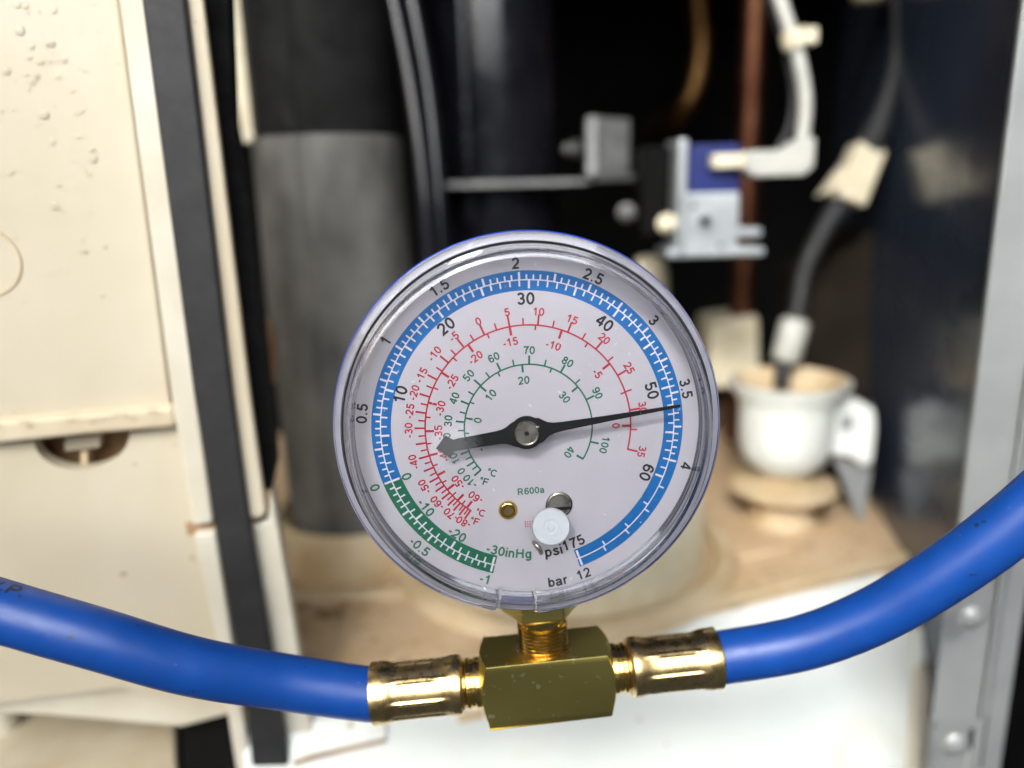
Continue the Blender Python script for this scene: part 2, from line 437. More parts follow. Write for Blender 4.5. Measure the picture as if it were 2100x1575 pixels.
RF = [(-80,230.6),(-77.5,229),(-75,227.1),(-72.5,225.5),(-70,223.4),(-67.5,221.3),(-65,219.4),(-62.5,217.2),(-60,214.9),(-57.5,212.4),(-55,209.8),(-52.5,207),(-50,204.1),
      (-47.5,201.1),(-45,197.7),(-42.5,194.2),(-40,190.7),(-37.5,187),(-35,183.2),(-32.5,179.1),(-30,174.9),(-27.5,170.8),(-25,166.4),(-22.5,161.8),(-20,157.1),(-17.5,152),
      (-15,146.7),(-12.5,141.2),(-10,135.4),(-7.5,129.5),(-5,123.4),(-2.5,116.9),(0,110.3),(2.5,103.2),(5,95.9),(7.5,88.4),(10,80.4),(12.5,72.2),(15,63.5),(17.5,54.6),(20,45.2),
      (22.5,35.6),(25,25.9),(27.5,15.6),(30,4.9),(32.5,-6.2),(35,-17.6)]
RC = [(-60,228),(-57.5,224.6),(-55,221.2),(-52.5,217.1),(-50,212.7),(-47.5,207.9),(-45,202.7),(-42.5,196.9),(-40,190.6),(-37.5,183.8),(-35,176.6),(-32.5,168.6),(-30,160.3),(-27.5,151.5),
      (-25,142),(-22.5,131.6),(-20,120.8),(-17.5,108.7),(-15,95.9),(-12.5,81.7),(-10,66.9),(-7.5,50.8),(-5,33.9),(-2.5,15.4),(0,-4)]
GF = [(-10,216.9),(-5,212),(0,207.2),(5,202),(10,196.4),(15,190.4),(20,184),(25,177),(30,169.5),(35,161.5),(40,152.8),(45,143.4),(50,133.1),(55,122.4),(60,111),(65,98.4),(70,85),(75,71.2),
      (80,55.7),(85,39),(90,21.4),(95,2.3),(100,-18)]
GC = [(-20,205),(-15,198.7),(-10,192.6),(-5,179.8),(0,165.8),(5,150.6),(10,133.7),(15,113.9),(20,91.2),(25,64.6),(30,35.4),(35,2),(40,-35.2)]
mb = MB(); band(mb, 17.68, 17.96, -17.9, 231.2, Y1); mb.build('red_scale_line', M['ink_red'], dial)
mb = MB()
for t, a in RF: tick(mb, a, 17.8, 19.65 if t % 5 == 0 else 19.02, .34 if t % 5 == 0 else .28, Y2)
for t, a in RC: tick(mb, a, 16.3 if t % 5 == 0 else 16.95, 17.8, .42 if t % 5 == 0 else .28, Y2)
mb.build('red_tick_marks', M['ink_red'], dial)
mb = MB(); band(mb, 10.95, 11.22, -35.6, 217.4, Y1); mb.build('green_scale_line', M['ink_green'], dial)
mb = MB()
for t, a in GF: tick(mb, a, 11.1, 12.62 if t % 10 == 0 else 12.2, .34 if t % 10 == 0 else .27, Y2)
for t, a in GC:
    if t > -10: tick(mb, a, 9.75 if t % 10 == 0 else 10.3, 11.1, .36 if t % 10 == 0 else .27, Y2)
mb.build('green_tick_marks', M['ink_green'], dial)

def word(mb, s, how, a, r, hgt, y=Y2):
    v, f = text_mesh(s)
    x0, x1 = min(p[0] for p in v), max(p[0] for p in v)
    k = hgt / cap
    out = []
    for (px, py, ly) in v:
        u = (px - (x0 + x1) / 2) * k; w = (py - cap / 2) * k
        if how == 'o': x, z = pol(a - math.degrees(u / r), r + w)
        elif how == 'i': x, z = pol(a + math.degrees(u / r), r - w)
        else:
            c, sn = math.cos(R(how)), math.sin(R(how))
            x, z = a + u * c - w * sn, r + u * sn + w * c
        out.append(gp(x, y - ly * .003, z))
    mb.add(out, f)
LABELS = [
    ('K','0.5','o',169.7,28.67,1.86), ('K','1','o',143.3,28.60,1.86), ('K','1.5','o',117.2,28.48,1.86), ('K','2','o',90.1,28.24,1.86), ('K','2.5','o',62.7,28.18,1.86),
    ('K','3','o',36.2,28.30,1.86), ('K','3.5','o',9.0,28.18,1.86), ('K','4','o',-19.0,28.74,1.86), ('K','12','i',-74.2,28.47,1.77), ('K','bar','i',-83.9,28.45,1.77),
    ('K','psi','i',-83.3,22.72,1.86), ('K','175','i',-73.6,22.39,1.86), ('K','10','o',159.7,22.77,2.03), ('K','20','o',123.9,22.57,2.03), ('K','30','o',86.7,22.29,2.03),
    ('K','40','o',49.8,22.27,2.03), ('K','50','o',11.9,22.33,2.03), ('K','60','o',-26.2,22.42,2.03), ('G','0','o',-163.6,28.56,1.69), ('G','0','o',-163.1,22.74,1.69),
    ('G','-10','i',-146.6,22.71,1.69), ('G','-20','i',-128.0,22.73,1.69), ('G','-0.5','i',-136.8,28.47,1.69), ('G','-1','i',-110.5,28.37,1.69), ('G','-30inHg','i',-103.3,22.74,1.69),
    ('R','-80','o',-129.0,20.31,1.35), ('R','-70','o',-136.4,20.52,1.35), ('R','-60','o',-145.2,20.71,1.35), ('R','-50','o',-155.3,20.83,1.35), ('R','-40','o',-168.5,20.74,1.35),
    ('R','-30','o',175.8,20.65,1.35), ('R','-25','o',166.5,20.66,1.35), ('R','-20','o',157.3,20.61,1.35), ('R','-15','o',148.2,20.57,1.35), ('R','-10','o',136.2,20.65,1.35),
    ('R','-5','o',123.9,20.35,1.35), ('R','0','o',110.2,20.34,1.35), ('R','5','o',95.8,20.33,1.35), ('R','10','o',80.5,20.13,1.35), ('R','15','o',63.7,20.14,1.35),
    ('R','20','o',45.5,20.14,1.35), ('R','25','o',26.3,20.19,1.35), ('R','30','o',5.2,20.16,1.35), ('R','35','o',-17.3,20.38,1.35), ('R','-60','o',-131.7,15.40,1.35),
    ('R','-50','o',-146.9,15.56,1.35), ('R','-40','o',-167.6,15.46,1.35), ('R','-35','o',177.7,15.58,1.35), ('R','-30','o',161.9,15.59,1.35), ('R','-25','o',143.4,15.44,1.35),
    ('R','-20','o',121.7,15.31,1.35), ('R','-15','o',97.1,15.27,1.35), ('R','-10','o',68.9,14.94,1.35), ('R','-5','o',33.8,15.12,1.35), ('R','0','o',-3.8,15.23,1.35),
    ('R','°C',-22,-9.64,-14.31,1.27), ('R','°F',-22,-10.76,-15.77,1.27), ('E','30','o',169.6,13.93,1.35), ('E','20','o',-177.5,14.18,1.35), ('E','10','o',-162.5,13.88,1.35),
    ('E','0','o',-151.9,13.90,1.35), ('E','-10','o',-142.1,13.87,1.35), ('E','40','o',152.7,13.83,1.35), ('E','50','o',133.4,13.82,1.35), ('E','60','o',111.2,13.70,1.35),
    ('E','70','o',84.9,13.52,1.35), ('E','80','o',55.1,13.27,1.35), ('E','90','o',22.1,13.35,1.35), ('E','100','o',-18.3,13.71,1.35), ('E','0','o',166.1,8.87,1.35),
    ('E','10','o',133.4,8.72,1.35), ('E','20','o',91.5,8.39,1.35), ('E','30','o',35.9,8.19,1.35), ('E','40','o',-36.1,8.38,1.35), ('E','-10','o',-166.9,9.13,1.35),
    ('E','°C',-22,-6.98,-7.32,1.27), ('E','°F',-22,-8.51,-8.75,1.27), ('E','R600a',0,-0.45,-11.21,1.18),
]

for col, nm, m in (('K', 'black_lettering', 'ink_black'), ('G', 'green_vacuum_lettering', 'ink_green'), ('R', 'red_lettering', 'ink_red'), ('E', 'green_temperature_lettering', 'ink_green')):
    mb = MB()
    for c, s, how, a, r, h in LABELS:
        if c == col: word(mb, s, how, a, r, h)
    mb.build(nm, M[m], dial)
mb = MB()                                                           # the tiny red maker's mark beside the peg
for i in range(4):
    for j in range(3):
        x, z = -2.05 + i * .42, -16.75 - j * .42
        tick_v = [gp(x + jit(.04), Y2, z), gp(x + .28, Y2, z + jit(.05)), gp(x + .28, Y2, z - .12), gp(x, Y2, z - .12 + jit(.04))]
        mb.add(tick_v, [(0, 1, 2, 3)])
        mb.add([gp(x + .1, Y3, z + .1), gp(x + .17, Y3, z + .1), gp(x + .17, Y3, z - .24), gp(x + .1, Y3, z - .24)], [(0, 1, 2, 3)])
mb.build('red_maker_mark', M['ink_red'], dial)

# small hardware on the dial
mb = MB(); lathe(mb, [(0.75 * MM, -0.6 * MM), (0.78 * MM, 0.35 * MM), (0.95 * MM, 0.6 * MM), (1.3 * MM, 0.62 * MM), (1.6 * MM, 0.4 * MM), (1.72 * MM, 0.02 * MM)], origin=gp(-4.74, 0, -14.35), axis=FACE, n=48)
mb.build('eyelet', M['brass_bright'], gauge, smooth=50)
mb = MB(); lathe(mb, [(0, 0.04 * MM), (0.76 * MM, 0.04 * MM), (0.77 * MM, 0.2 * MM)], origin=gp(-4.74, 0, -14.35), axis=FACE, n=24)
mb.build('eyelet_bore', M['ink_bore'], gauge)
mb = MB(); lathe(mb, [(0, -0.35 * MM), (1.75 * MM, -0.35 * MM), (1.95 * MM, -0.15 * MM), (2.2 * MM, -0.3 * MM), (2.3 * MM, -1.4 * MM)], origin=gp(HX, 0, HZ), axis=FACE, n=48)
screw = mb.build('adjusting_screw', M['steel'], gauge, smooth=30)
mb = MB(); box(mb, gp(HX - 2.0, .12, HZ - 1.0), gp(HX + 2.0, .33, HZ - .45)); mb.build('slot', M['needle'], screw)
mb = MB(); q = catmull([gp(-.7, -.05, -20.6), gp(-.4, -.7, -20.9), gp(.15, -.9, -21.6), gp(.35, -.5, -22.4), gp(.45, .2, -22.9)], 6); tube(mb, q, .42 * MM, 12)
mb.build('stop_pin', M['steel'], gauge, smooth=60)
kx, kz = on_gauge(1130, 1080, 5.0)
mb = MB(); lathe(mb, [(0, 0.3 * MM), (1.2 * MM, 0.35 * MM), (1.6 * MM, 0.6 * MM), (2.75 * MM, 3.2 * MM), (3.15 * MM, 4.4 * MM), (3.25 * MM, 5.0 * MM), (3.1 * MM, 5.35 * MM), (1.35 * MM, 5.3 * MM), (1.15 * MM, 5.12 * MM), (0.75 * MM, 5.12 * MM), (.6 * MM, 5.3 * MM), (0, 5.35 * MM)],
               origin=gp(kx, 0, kz), axis=FACE, n=64)
mb.build('plastic_peg', M['peg'], gauge, smooth=35)

# needle
PX, PZ0 = -0.6, 0.1
na = math.atan2(2.30 - PZ0, 25.63 - PX)
def npt(s, t): return (PX + s * math.cos(na) - t * math.sin(na), PZ0 + s * math.sin(na) + t * math.cos(na))
up = [(26.3, .22), (14.0, .50), (6.2, .76), (4.6, .90), (3.7, 1.18), (3.05, 1.62), (2.45, 2.05)] + [(2.85 * math.cos(R(a)), 2.85 * math.sin(R(a))) for a in (52, 64, 76, 90, 104, 116, 128)] + [(-2.5, 1.95), (-3.1, 1.55), (-3.9, 1.25), (-4.9, 1.13), (-12.37, .95)]
tail = [(-13.5, 1.92), (-15.4, 0.0), (-13.4, -2.0)]
lo_ = [(s, -t) for s, t in reversed(up)]
poly = [npt(*q) for q in up + tail + lo_]
mb = MB(); hexa(mb, [gp(x, -4.2, z) for x, z in poly], [gp(x, -3.9, z) for x, z in poly])
needle = mb.build('needle', M['needle'], gauge)
mb = MB(); lathe(mb, [(1.1 * MM, 0.0), (1.1 * MM, 3.9 * MM)], origin=gp(PX, 0, PZ0), axis=FACE, n=24); mb.build('spindle', M['steel'], needle, smooth=40)
mb = MB(); lathe(mb, [(2.06 * MM, 4.1 * MM), (2.06 * MM, 4.75 * MM), (1.92 * MM, 4.95 * MM), (1.75 * MM, 4.85 * MM), (.42 * MM, 4.85 * MM), (.3 * MM, 4.6 * MM), (0, 4.5 * MM)], origin=gp(PX, 0, PZ0), axis=FACE, n=64)
mb.build('needle_hub', M['steel'], needle, smooth=25)
mb = MB(); lathe(mb, [(0, 4.87 * MM), (.34 * MM, 4.87 * MM), (.36 * MM, 4.7 * MM)], origin=gp(PX, 0, PZ0), axis=FACE, n=20); mb.build('hub_bore', M['ink_black'], needle)

# clear cover: flat window, rounded shoulder, flange with two gaps, pale ring added below as its inner reflection
WIN = 29.25
mb = MB()
lathe(mb, [(0, 7.2 * MM), (WIN * MM, 7.2 * MM)], axis=FACE, n=160)
lathe(mb, [(WIN * MM, 5.75 * MM), (0, 5.75 * MM)], axis=FACE, n=160)
lens_root = mb.build('window', M['window'], gauge)
mb = MB(); dr = random.Random(3)
for i in range(75):
    x, z = pol(dr.uniform(0, 360), 28 * math.sqrt(dr.random())); a = dr.uniform(0, 180); l = dr.choice((.05, .06, .08, .1, .25)); w = dr.uniform(.03, .06)
    c, s = math.cos(R(a)), math.sin(R(a))
    mb.add([gp(x + l * c - w * s, -7.22, z + l * s + w * c), gp(x + l * c + w * s, -7.22, z + l * s - w * c), gp(x - l * c + w * s, -7.22, z - l * s - w * c), gp(x - l * c - w * s, -7.22, z - l * s + w * c)], [(0, 1, 2, 3)])
tag(mb.build('dust_specks', M['ink_white'], lens_root), kind='stuff')
def shoulder():
    pr = [(WIN, 7.2), (29.75, 7.1), (30.15, 6.8), (30.38, 6.35), (30.5, 5.8), (30.6, 3.4), (30.65, 2.0), (30.8, 1.75), (31.35, 1.6), (31.5, 1.4), (31.5, 0.15),
          (29.75, 0.15), (29.7, 2.0), (29.65, 5.2), (29.55, 5.6), (29.4, 5.72), (WIN, 5.75)]
    m = MB(); lathe(m, [(r * MM, h * MM) for r, h in pr], axis=FACE, n=200, closed=True); return m
shoulder().build('cover_rim', M['lens'], gauge, smooth=28)
GAP_TOP, GAP_BOT = (75.3, 88.5), (-104.8, -92.7)
X0, Y0, A0 = frame_for(FACE)
def fa(a):                                                          # dial angle to lathe angle
    d = Vector((math.cos(R(a)), 0, math.sin(R(a)))); return math.degrees(math.atan2(d.dot(Y0), d.dot(X0)))
def arc_part(name, pr, a_from, a_to, material, parent):
    b0, b1 = fa(a_from), fa(a_to)
    sgn = 1 if ((fa(1) - fa(0) + 540) % 360 - 180) > 0 else -1
    span = (a_to - a_from)
    m = MB(); lathe(m, [(r * MM, h * MM) for r, h in pr], axis=FACE, n=max(6, int(abs(span) * .8)), a0=b0, a1=b0 + sgn * span, closed=True)
    k = len(m.v) // len(pr)
    m.f.append(tuple(i * k for i in range(len(pr)))); m.f.append(tuple(i * k + k - 1 for i in range(len(pr)))); m.mi += [0, 0]
    return m.build(name, material, parent, smooth=28)
FL = [(32.0, 0.15), (32.0, 1.35), (32.15, 1.5), (33.0, 1.3), (33.3, 1.0), (33.4, 0.5), (33.35, 0.15)]
for a0, a1 in ((-92.7, 255.2),):
    arc_part('cover_flange', FL, a0, a1, M['lens'], gauge)
    arc_part('sheen_ring', [(31.0, -0.25), (31.0, 0.05), (33.0, 0.05), (33.0, -0.25)], a0, a1, M['sheen_ring'], gauge)  # added grey ring, imitates the reflection seen in the flange
for a in (-107.2, -90.3):                               # little snap lugs at the gaps
    arc_part('snap_lug', [(31.75, 1.5), (31.75, 2.3), (32.9, 2.1), (33.1, 1.45)], a - 1.7, a + 1.7, M['lens'], gauge)

mb = MB(); tube(mb, [gp(31.75 * math.cos(t), -.45, 31.75 * math.sin(t)) for t in [2 * math.pi * i / 160 for i in range(161)]], .21 * MM, 10, caps=False)  # added black ring draws the dark refraction line in the cover
mb.build('dark_line_ring', M['ink_black'], gauge, smooth=60)
for a in (-104.8, -92.7):                                           # moulded ribs beside the gap, inside the rim
    c, s = math.cos(R(a)), math.sin(R(a)); mb = MB()
    pts = [(29.0, .6), (31.3, .6), (31.3, 1.5), (30.2, 4.6), (29.0, 5.0)]
    hexa(mb, [gp(r * c - .16 * s, -h, r * s + .16 * c) for r, h in pts], [gp(r * c + .16 * s, -h, r * s - .16 * c) for r, h in pts])
    mb.build('snap_rib', M['peg'], gauge)

# threaded brass stem under the case
AY = 8.0
def hexring(r): return [(r * math.cos(R(30 + 60 * i)), r * math.sin(R(30 + 60 * i))) for i in range(6)]
mb = MB(); lathe(mb, [(0, -37.5 * MM), (6.2 * MM, -37.5 * MM), (7.6 * MM, -36.6 * MM), (7.6 * MM, -30 * MM), (0, -30 * MM)], origin=gp(0, AY, 0), axis=(0, 0, 1), n=6, a0=30, a1=390)
mb.build('stem_nut', M['brass_body'], gauge, bevel=.25 * MM)
pr = [(4.9, -37.2), (4.9, -38.6), (4.3, -38.8), (4.3, -39.6)]
z = -39.7
while z > -46:
    pr += [(4.75, z), (4.35, z - .28), (4.75, z - .56)]; z -= .72
mb = MB(); lathe(mb, [(r * MM, h * MM) for r, h in pr], origin=gp(0, AY, 0), axis=(0, 0, 1), n=64)
mb.build('threaded_stem', M['brass_bright'], gauge, smooth=20)

# ------------------------------------------------------------------ brass tee
tee = thing('brass_tee', 'square brass tee fitting under the gauge joining the two blue hoses', 'tee fitting', gw(0, AY, -50.7), GROT)
H = 6.15
outl = []
for sd in range(4):
    for i in range(10):
        t = -1 + 2 * i / 10
        outl.append([(t, -1), (1, t), (-t, 1), (-1, -t)][sd])
v = []; f = []
def endx(y, z): return 12.55 - .42 * max(0.0, math.hypot(y, z) - 5.9)
rings = []
for sgn in (-1, 1):
    for s in (1.0, .9, .75, .5):
        rings.append((sgn, s, len(v)))
        for (a, b) in outl: v.append(gp(sgn * endx(a * H * s, b * H * s), a * H * s, b * H * s))
    rings.append((sgn, 0, len(v))); v.append(gp(sgn * 12.55, 0, 0))
no = len(outl)
for k in range(2):
    b = [r[2] for r in rings[k * 5:k * 5 + 5]]
    for j in range(3):
        for i in range(no): f.append((b[j] + i, b[j] + (i + 1) % no, b[j + 1] + (i + 1) % no, b[j + 1] + i))
    for i in range(no): f.append((b[3] + i, b[3] + (i + 1) % no, b[4]))
for i in range(no): f.append((rings[0][2] + i, rings[0][2] + (i + 1) % no, rings[5][2] + (i + 1) % no, rings[5][2] + i))
mb = MB(); mb.add(v, f); mb.build('tee_body', M['brass_body'], tee, smooth=30, bevel=.22 * MM)
mb = MB(); lathe(mb, [(5.6 * MM, 6.16 * MM), (5.1 * MM, 6.3 * MM), (4.7 * MM, 6.17 * MM)], axis=(0, 0, 1), n=48); mb.build('port_lip', M['brass'], tee, smooth=50)
for sgn in (-1, 1):
    mb = MB(); lathe(mb, [(0, 12.0 * MM), (4.55 * MM, 12.0 * MM), (4.75 * MM, 12.8 * MM), (4.75 * MM, 13.6 * MM), (4.5 * MM, 13.8 * MM), (4.5 * MM, 14.5 * MM), (4.75 * MM, 14.7 * MM), (4.75 * MM, 15.3 * MM), (4.2 * MM, 15.7 * MM), (4.2 * MM, 17 * MM)],
                   axis=(sgn, 0, 0), n=64)
    mb.build('collar', M['brass_bright'], tee, smooth=25)

# ------------------------------------------------------------------ hoses with crimped ferrules
HR = 5.0
def ferrule(parent, sgn, inv):
    prof = [(4.3, 15.9), (5.1, 15.95), (5.62, 16.5), (5.68, 17.2), (5.58, 18.0), (5.42, 18.9), (5.38, 20), (5.38, 22), (5.38, 24), (5.38, 26), (5.38, 28), (5.38, 28.9),
            (5.45, 29.7), (5.7, 30.7), (5.8, 31.5), (5.72, 32.3), (5.8, 33.3), (5.75, 33.5), (5.4, 33.45), (5.2, 32.4)]
    m = MB(); n = 160; v = []; f = []
    for j, (r, h) in enumerate(prof):
        for i in range(n):
            t = 2 * math.pi * i / n
            k = 1.0
            if 19 < h < 29.4:
                c = ((t / (2 * math.pi) * 8) % 1.0)
                k = 1.010 - .046 * (1 if .12 < c < .88 else max(0, 1 - abs(c - (.12 if c < .5 else .88)) / .05)) 
            k += .003 * math.sin(3 * t + h * .5) + (.008 * math.sin(5 * t + 1.3 * sgn) if h > 31 else 0)
            p = gw(sgn * h, AY + r * k * math.cos(t), -50.7 + r * k * math.sin(t))
            v.append(inv @ p)
    for j in range(len(prof) - 1):
        for i in range(n):
            f.append((j * n + i, j * n + (i + 1) % n, (j + 1) * n + (i + 1) % n, (j + 1) * n + i))
    m.add(v, f)
    return m.build('ferrule', M['brass'], parent, smooth=24)
def hose(label, sgn, pts):
    root = thing('blue_hose', label, 'hose', gw(sgn * 34, AY, -50.7), group='hoses joined by the tee')
    inv = Matrix.Translation(-root.location)
    path = catmull([gw(sgn * 31, AY, -50.7), gw(sgn * 34.5, AY, -50.7)] + [P(*p) for p in pts], 14)
    m = MB(); tube(m, [inv @ p for p in path], HR * MM, 40)
    o = m.build('hose_tube', M['hose'], root, smooth=60)
    ferrule(root, sgn, inv)
    return root, o, path, inv
hl, hlo, pathL, invL = hose('blue rubber hose running left from the tee, printed with black letters', -1,
     [(580, 1398, .1440), (394, 1366, .1365), (197, 1309, .1305), (0, 1252, .1285), (-200, 1190, .128), (-420, 1120, .130)])
hr, hro, pathR, invR = hose('blue rubber hose rising to the right from the tee, in front of the metal post', 1,
     [(1646, 1318, .1465), (1792, 1262, .1415), (1938, 1175, .1355), (2085, 1067, .130), (2240, 930, .125), (2420, 760, .120)])
# printing wrapped on the left hose
def nearest(path, px, py):
    best = None
    for i in range(1, len(path) - 1):
        q = path[i] - CAM; w = q.dot(fwd)
        sx, sy = CX + FPX * q.dot(right) / w, CY + FPX * q.dot(down) / w
        d = (sx - px) ** 2 + (sy - py) ** 2
        if best is None or d < best[0]: best = (d, i)
    return best[1]
def hose_print(name, path, inv, parent, s, px, py, turn, hgt, material, flip=-1):
    i = nearest(path, px, py); c = path[i]; t = (path[i + 1] - path[i - 1]).normalized() * flip
    e2 = (CAM - c); e2 = (e2 - t * e2.dot(t)).normalized(); e1 = e2.cross(t)
    v, f = text_mesh(s); k = hgt * MM / cap
    x0, x1 = min(p[0] for p in v), max(p[0] for p in v)
    out = []
    for (a, b, ly) in v:
        u = (a - (x0 + x1) / 2) * k; w = (b - cap / 2) * k; ang = R(turn) + w / (HR * MM)
        rr = (HR + .03 + ly * .003) * MM
        out.append(inv @ (c + t * u + e2 * (rr * math.cos(ang)) + e1 * (rr * math.sin(ang))))
    m = MB(); m.add(out, f); return m.build(name, material, parent)
hose_print('black_print', pathL, invL, hl, 'W.P.', 2, 1254, 47, 2.4, M['ink_black'])

# ================================================================== the machine behind
M.update(
    cream=mat('cream_abs_plastic', (0.54, 0.475, 0.35), (0.62, 0.56, 0.44), 0.34, 0.48, scale=22, bump=0.00008, bump_scale=180, distort=.4,
        speck=[(55, .58, .85, (0.47, 0.37, 0.23), (1, 1, .12)), (260, .70, .78, (0.36, 0.27, 0.16), (1, 1, 1)), (14, .55, .85, (0.60, 0.50, 0.34), (1, 1, 1))]),
    cream_lip=mat('pale_lip_plastic', (0.58, 0.53, 0.42), (0.66, 0.62, 0.52), 0.4, 0.5, scale=60, bump=0.00008, bump_scale=300),
    stain=mat('stained_cream_plastic', (0.50, 0.36, 0.20), (0.64, 0.52, 0.34), 0.4, 0.55, scale=55, bump=0.00015, bump_scale=220),
    tan=mat('dusty_tan_plastic', (0.54, 0.375, 0.22), (0.66, 0.49, 0.31), 0.5, 0.65, scale=60, bump=0.0002, bump_scale=260, speck=[(90, .58, .72, (0.22, 0.13, 0.06), (1, 1, 1)), (400, .64, .72, (0.14, 0.08, 0.04), (1, 1, 1))]),
    white=mat('white_abs_plastic', (0.76, 0.79, 0.74), (0.82, 0.84, 0.80), 0.35, 0.45, scale=25, bump=0.00005, bump_scale=200,
        speck=[(45, .60, .80, (0.62, 0.58, 0.46), (1, 1, 1)), (300, .68, .74, (0.50, 0.42, 0.28), (1, 1, 1))]),
    ledge=mat('ledge_plastic', (0.56, 0.46, 0.31), (0.66, 0.58, 0.43), 0.35, 0.5, scale=70, bump=0.0001, bump_scale=220),
    front_white=mat('white_front_plastic', (0.68, 0.715, 0.69), (0.74, 0.765, 0.735), 0.3, 0.42, scale=14, bump=0.00004, bump_scale=150,
        speck=[(30, .58, .80, (0.62, 0.60, 0.50), (1, 1, 1)), (300, .70, .76, (0.45, 0.40, 0.28), (1, 1, 1))]),
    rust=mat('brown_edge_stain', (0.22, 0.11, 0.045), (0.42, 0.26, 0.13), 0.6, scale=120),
    rubber=mat('black_rubber', (0.012, 0.012, 0.013), (0.020, 0.020, 0.021), 0.55, 0.65, scale=200, bump=0.00003, bump_scale=800),
    foam_black=mat('black_foam', (0.004, 0.004, 0.004), (0.009, 0.009, 0.009), 0.75, 0.9, scale=120, bump=0.0004, bump_scale=160, spec=.25),
    foam_grey=mat('grey_foam', (0.075, 0.073, 0.066), (0.185, 0.18, 0.165), 0.6, 0.8, scale=60, bump=0.0008, bump_scale=70, stretch=(1, 1, .55)),
    gloss_black=mat('gloss_black_paint', (0.004, 0.004, 0.006), (0.010, 0.010, 0.013), 0.16, 0.28, scale=40),
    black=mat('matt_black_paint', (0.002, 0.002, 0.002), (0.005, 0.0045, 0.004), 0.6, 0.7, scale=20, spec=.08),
    navy=mat('dark_navy_paint', (0.024, 0.034, 0.056), (0.034, 0.047, 0.074), 0.18, 0.30, scale=18, bump=0.0001, bump_scale=60),
    brown=mat('dark_brown_matt', (0.007, 0.005, 0.0035), (0.022, 0.015, 0.009), 0.7, 0.85, scale=30, spec=.15),
    galv=mat('galvanised_steel', (0.29, 0.30, 0.30), (0.34, 0.35, 0.345), 0.36, 0.46, metal=.3, scale=60),
    dull_steel=mat('dull_steel', (0.10, 0.10, 0.097), (0.15, 0.15, 0.145), 0.4, 0.55, metal=.6, scale=150),  # galvanised steel darkened, the dim interior put into its colour
    zinc=mat('pale_zinc', (0.42, 0.45, 0.46), (0.52, 0.55, 0.56), 0.35, 0.5, metal=.6, scale=120),
    copper=mat('dull_copper', (0.09, 0.035, 0.02), (0.15, 0.068, 0.038), 0.4, 0.55, metal=1, scale=80),
    brass_pipe=mat('bronzed_copper', (0.045, 0.022, 0.008), (0.075, 0.042, 0.016), 0.4, 0.5, metal=1, scale=60),
    coil=mat('blue_coil_plastic', (0.006, 0.014, 0.10), (0.010, 0.02, 0.15), 0.4, scale=100),
    ivory=mat('ivory_nylon', (0.66, 0.58, 0.40), (0.74, 0.68, 0.52), 0.4, 0.5, scale=150),
    cable_white=mat('white_cable_sleeve', (0.42, 0.42, 0.38), (0.50, 0.50, 0.45), 0.4, scale=150),
    water=clear_sheet('water', 0.04, (0.985, 0.98, 0.97), 1.26),
)
def wb(mb, name, material, root, parent=None, **k):
    """build a mesh given in world points as a part of root"""
    l = root.location
    mb.v = [(a - l.x, b - l.y, c - l.z) for a, b, c in mb.v]
    return mb.build(name, material, parent or root, **k)
def solid(mb, name, material, label=None, category=None, kind=None, group=None, **k):
    """a one-piece thing, its origin at the foot of its bounds"""
    xs, ys, zs = zip(*mb.v)
    c = Vector(((min(xs) + max(xs)) / 2, (min(ys) + max(ys)) / 2, min(zs)))
    mb.v = [(a - c.x, b - c.y, q - c.z) for a, b, q in mb.v]
    o = mb.build(name, material, None, **k); o.location = c
    return tag(o, label, category, group, kind)
def ray_plane(px, py, p0, n):
    d = P(px, py, 1.0) - CAM
    return CAM + d * ((p0 - CAM).dot(n) / d.dot(n))
def slab(mb, pts, off):
    """solid slab: outline of world points plus its thickness vector"""
    return hexa(mb, pts, [p + off for p in pts])
def vline(px, py, depth, row0, row1):
    b = P(px, py, depth); return Vector((b.x, b.y, rise(b, row0))), Vector((b.x, b.y, rise(b, row1)))
def drop(mb, c, n, r, flat=.45, seg=14):
    """a water drop sitting on a surface: a shallow dome, slightly sagging"""
    x, y, a = frame_for(n)
    lathe(mb, [(r, 0.0), (r * .97, r * flat * .35), (r * .8, r * flat * .72), (r * .5, r * flat * .93), (0, r * flat)], origin=c, axis=n, n=seg)
    return mb

# ------------------------------------------------------------------ cabinet shell
mb = MB(); box(mb, (-.7, .46, -.5), (.9, .48, .7)); solid(mb, 'cabinet_back', M['black'], kind='structure')
mb = MB(); box(mb, (-.34, .06, .30), (.30, .46, .31)); solid(mb, 'unseen_cabinet_top', M['black'], kind='structure')  # out of view, added to darken the cabinet interior
mb = MB(); box(mb, (-.34, .08, -.3), (-.33, .46, .3)); solid(mb, 'cabinet_side', M['black'], kind='structure')

# ------------------------------------------------------------------ left: cream housing with its gasket
LYAW = R(11); LO = P(300, 880, .175); LU = Vector((math.cos(LYAW), math.sin(LYAW), 0)); LN = Vector((math.sin(LYAW), -math.cos(LYAW), 0))
def lp(px, py, d): return ray_plane(px, py, LO + LN * (d * MM), LN)
def lslab(mb, px, d, t): return slab(mb, [lp(a, b, d) for a, b in px], -LN * (t * MM))
housing = thing('cream_housing', 'cream plastic side housing with raised ledge and half-round finger hole', 'housing', lp(200, 1440, 0))
mb = MB(); lslab(mb, [(-160, -160), (222, -160), (355, 872), (-160, 905)], 0, 7)
wb(mb, 'upper_panel', M['cream'], housing, bevel=.6 * MM)
mb = MB(); lslab(mb, [(-160, 874), (0, 862), (180, 846), (356, 832), (362, 878), (180, 893), (0, 912), (-160, 926)], 2.2, 6)
wb(mb, 'ledge', M['ledge'], housing, bevel=1.3 * MM, seg=3)
hole = [(72 + 191 * i / 16, 0) for i in range(17)]
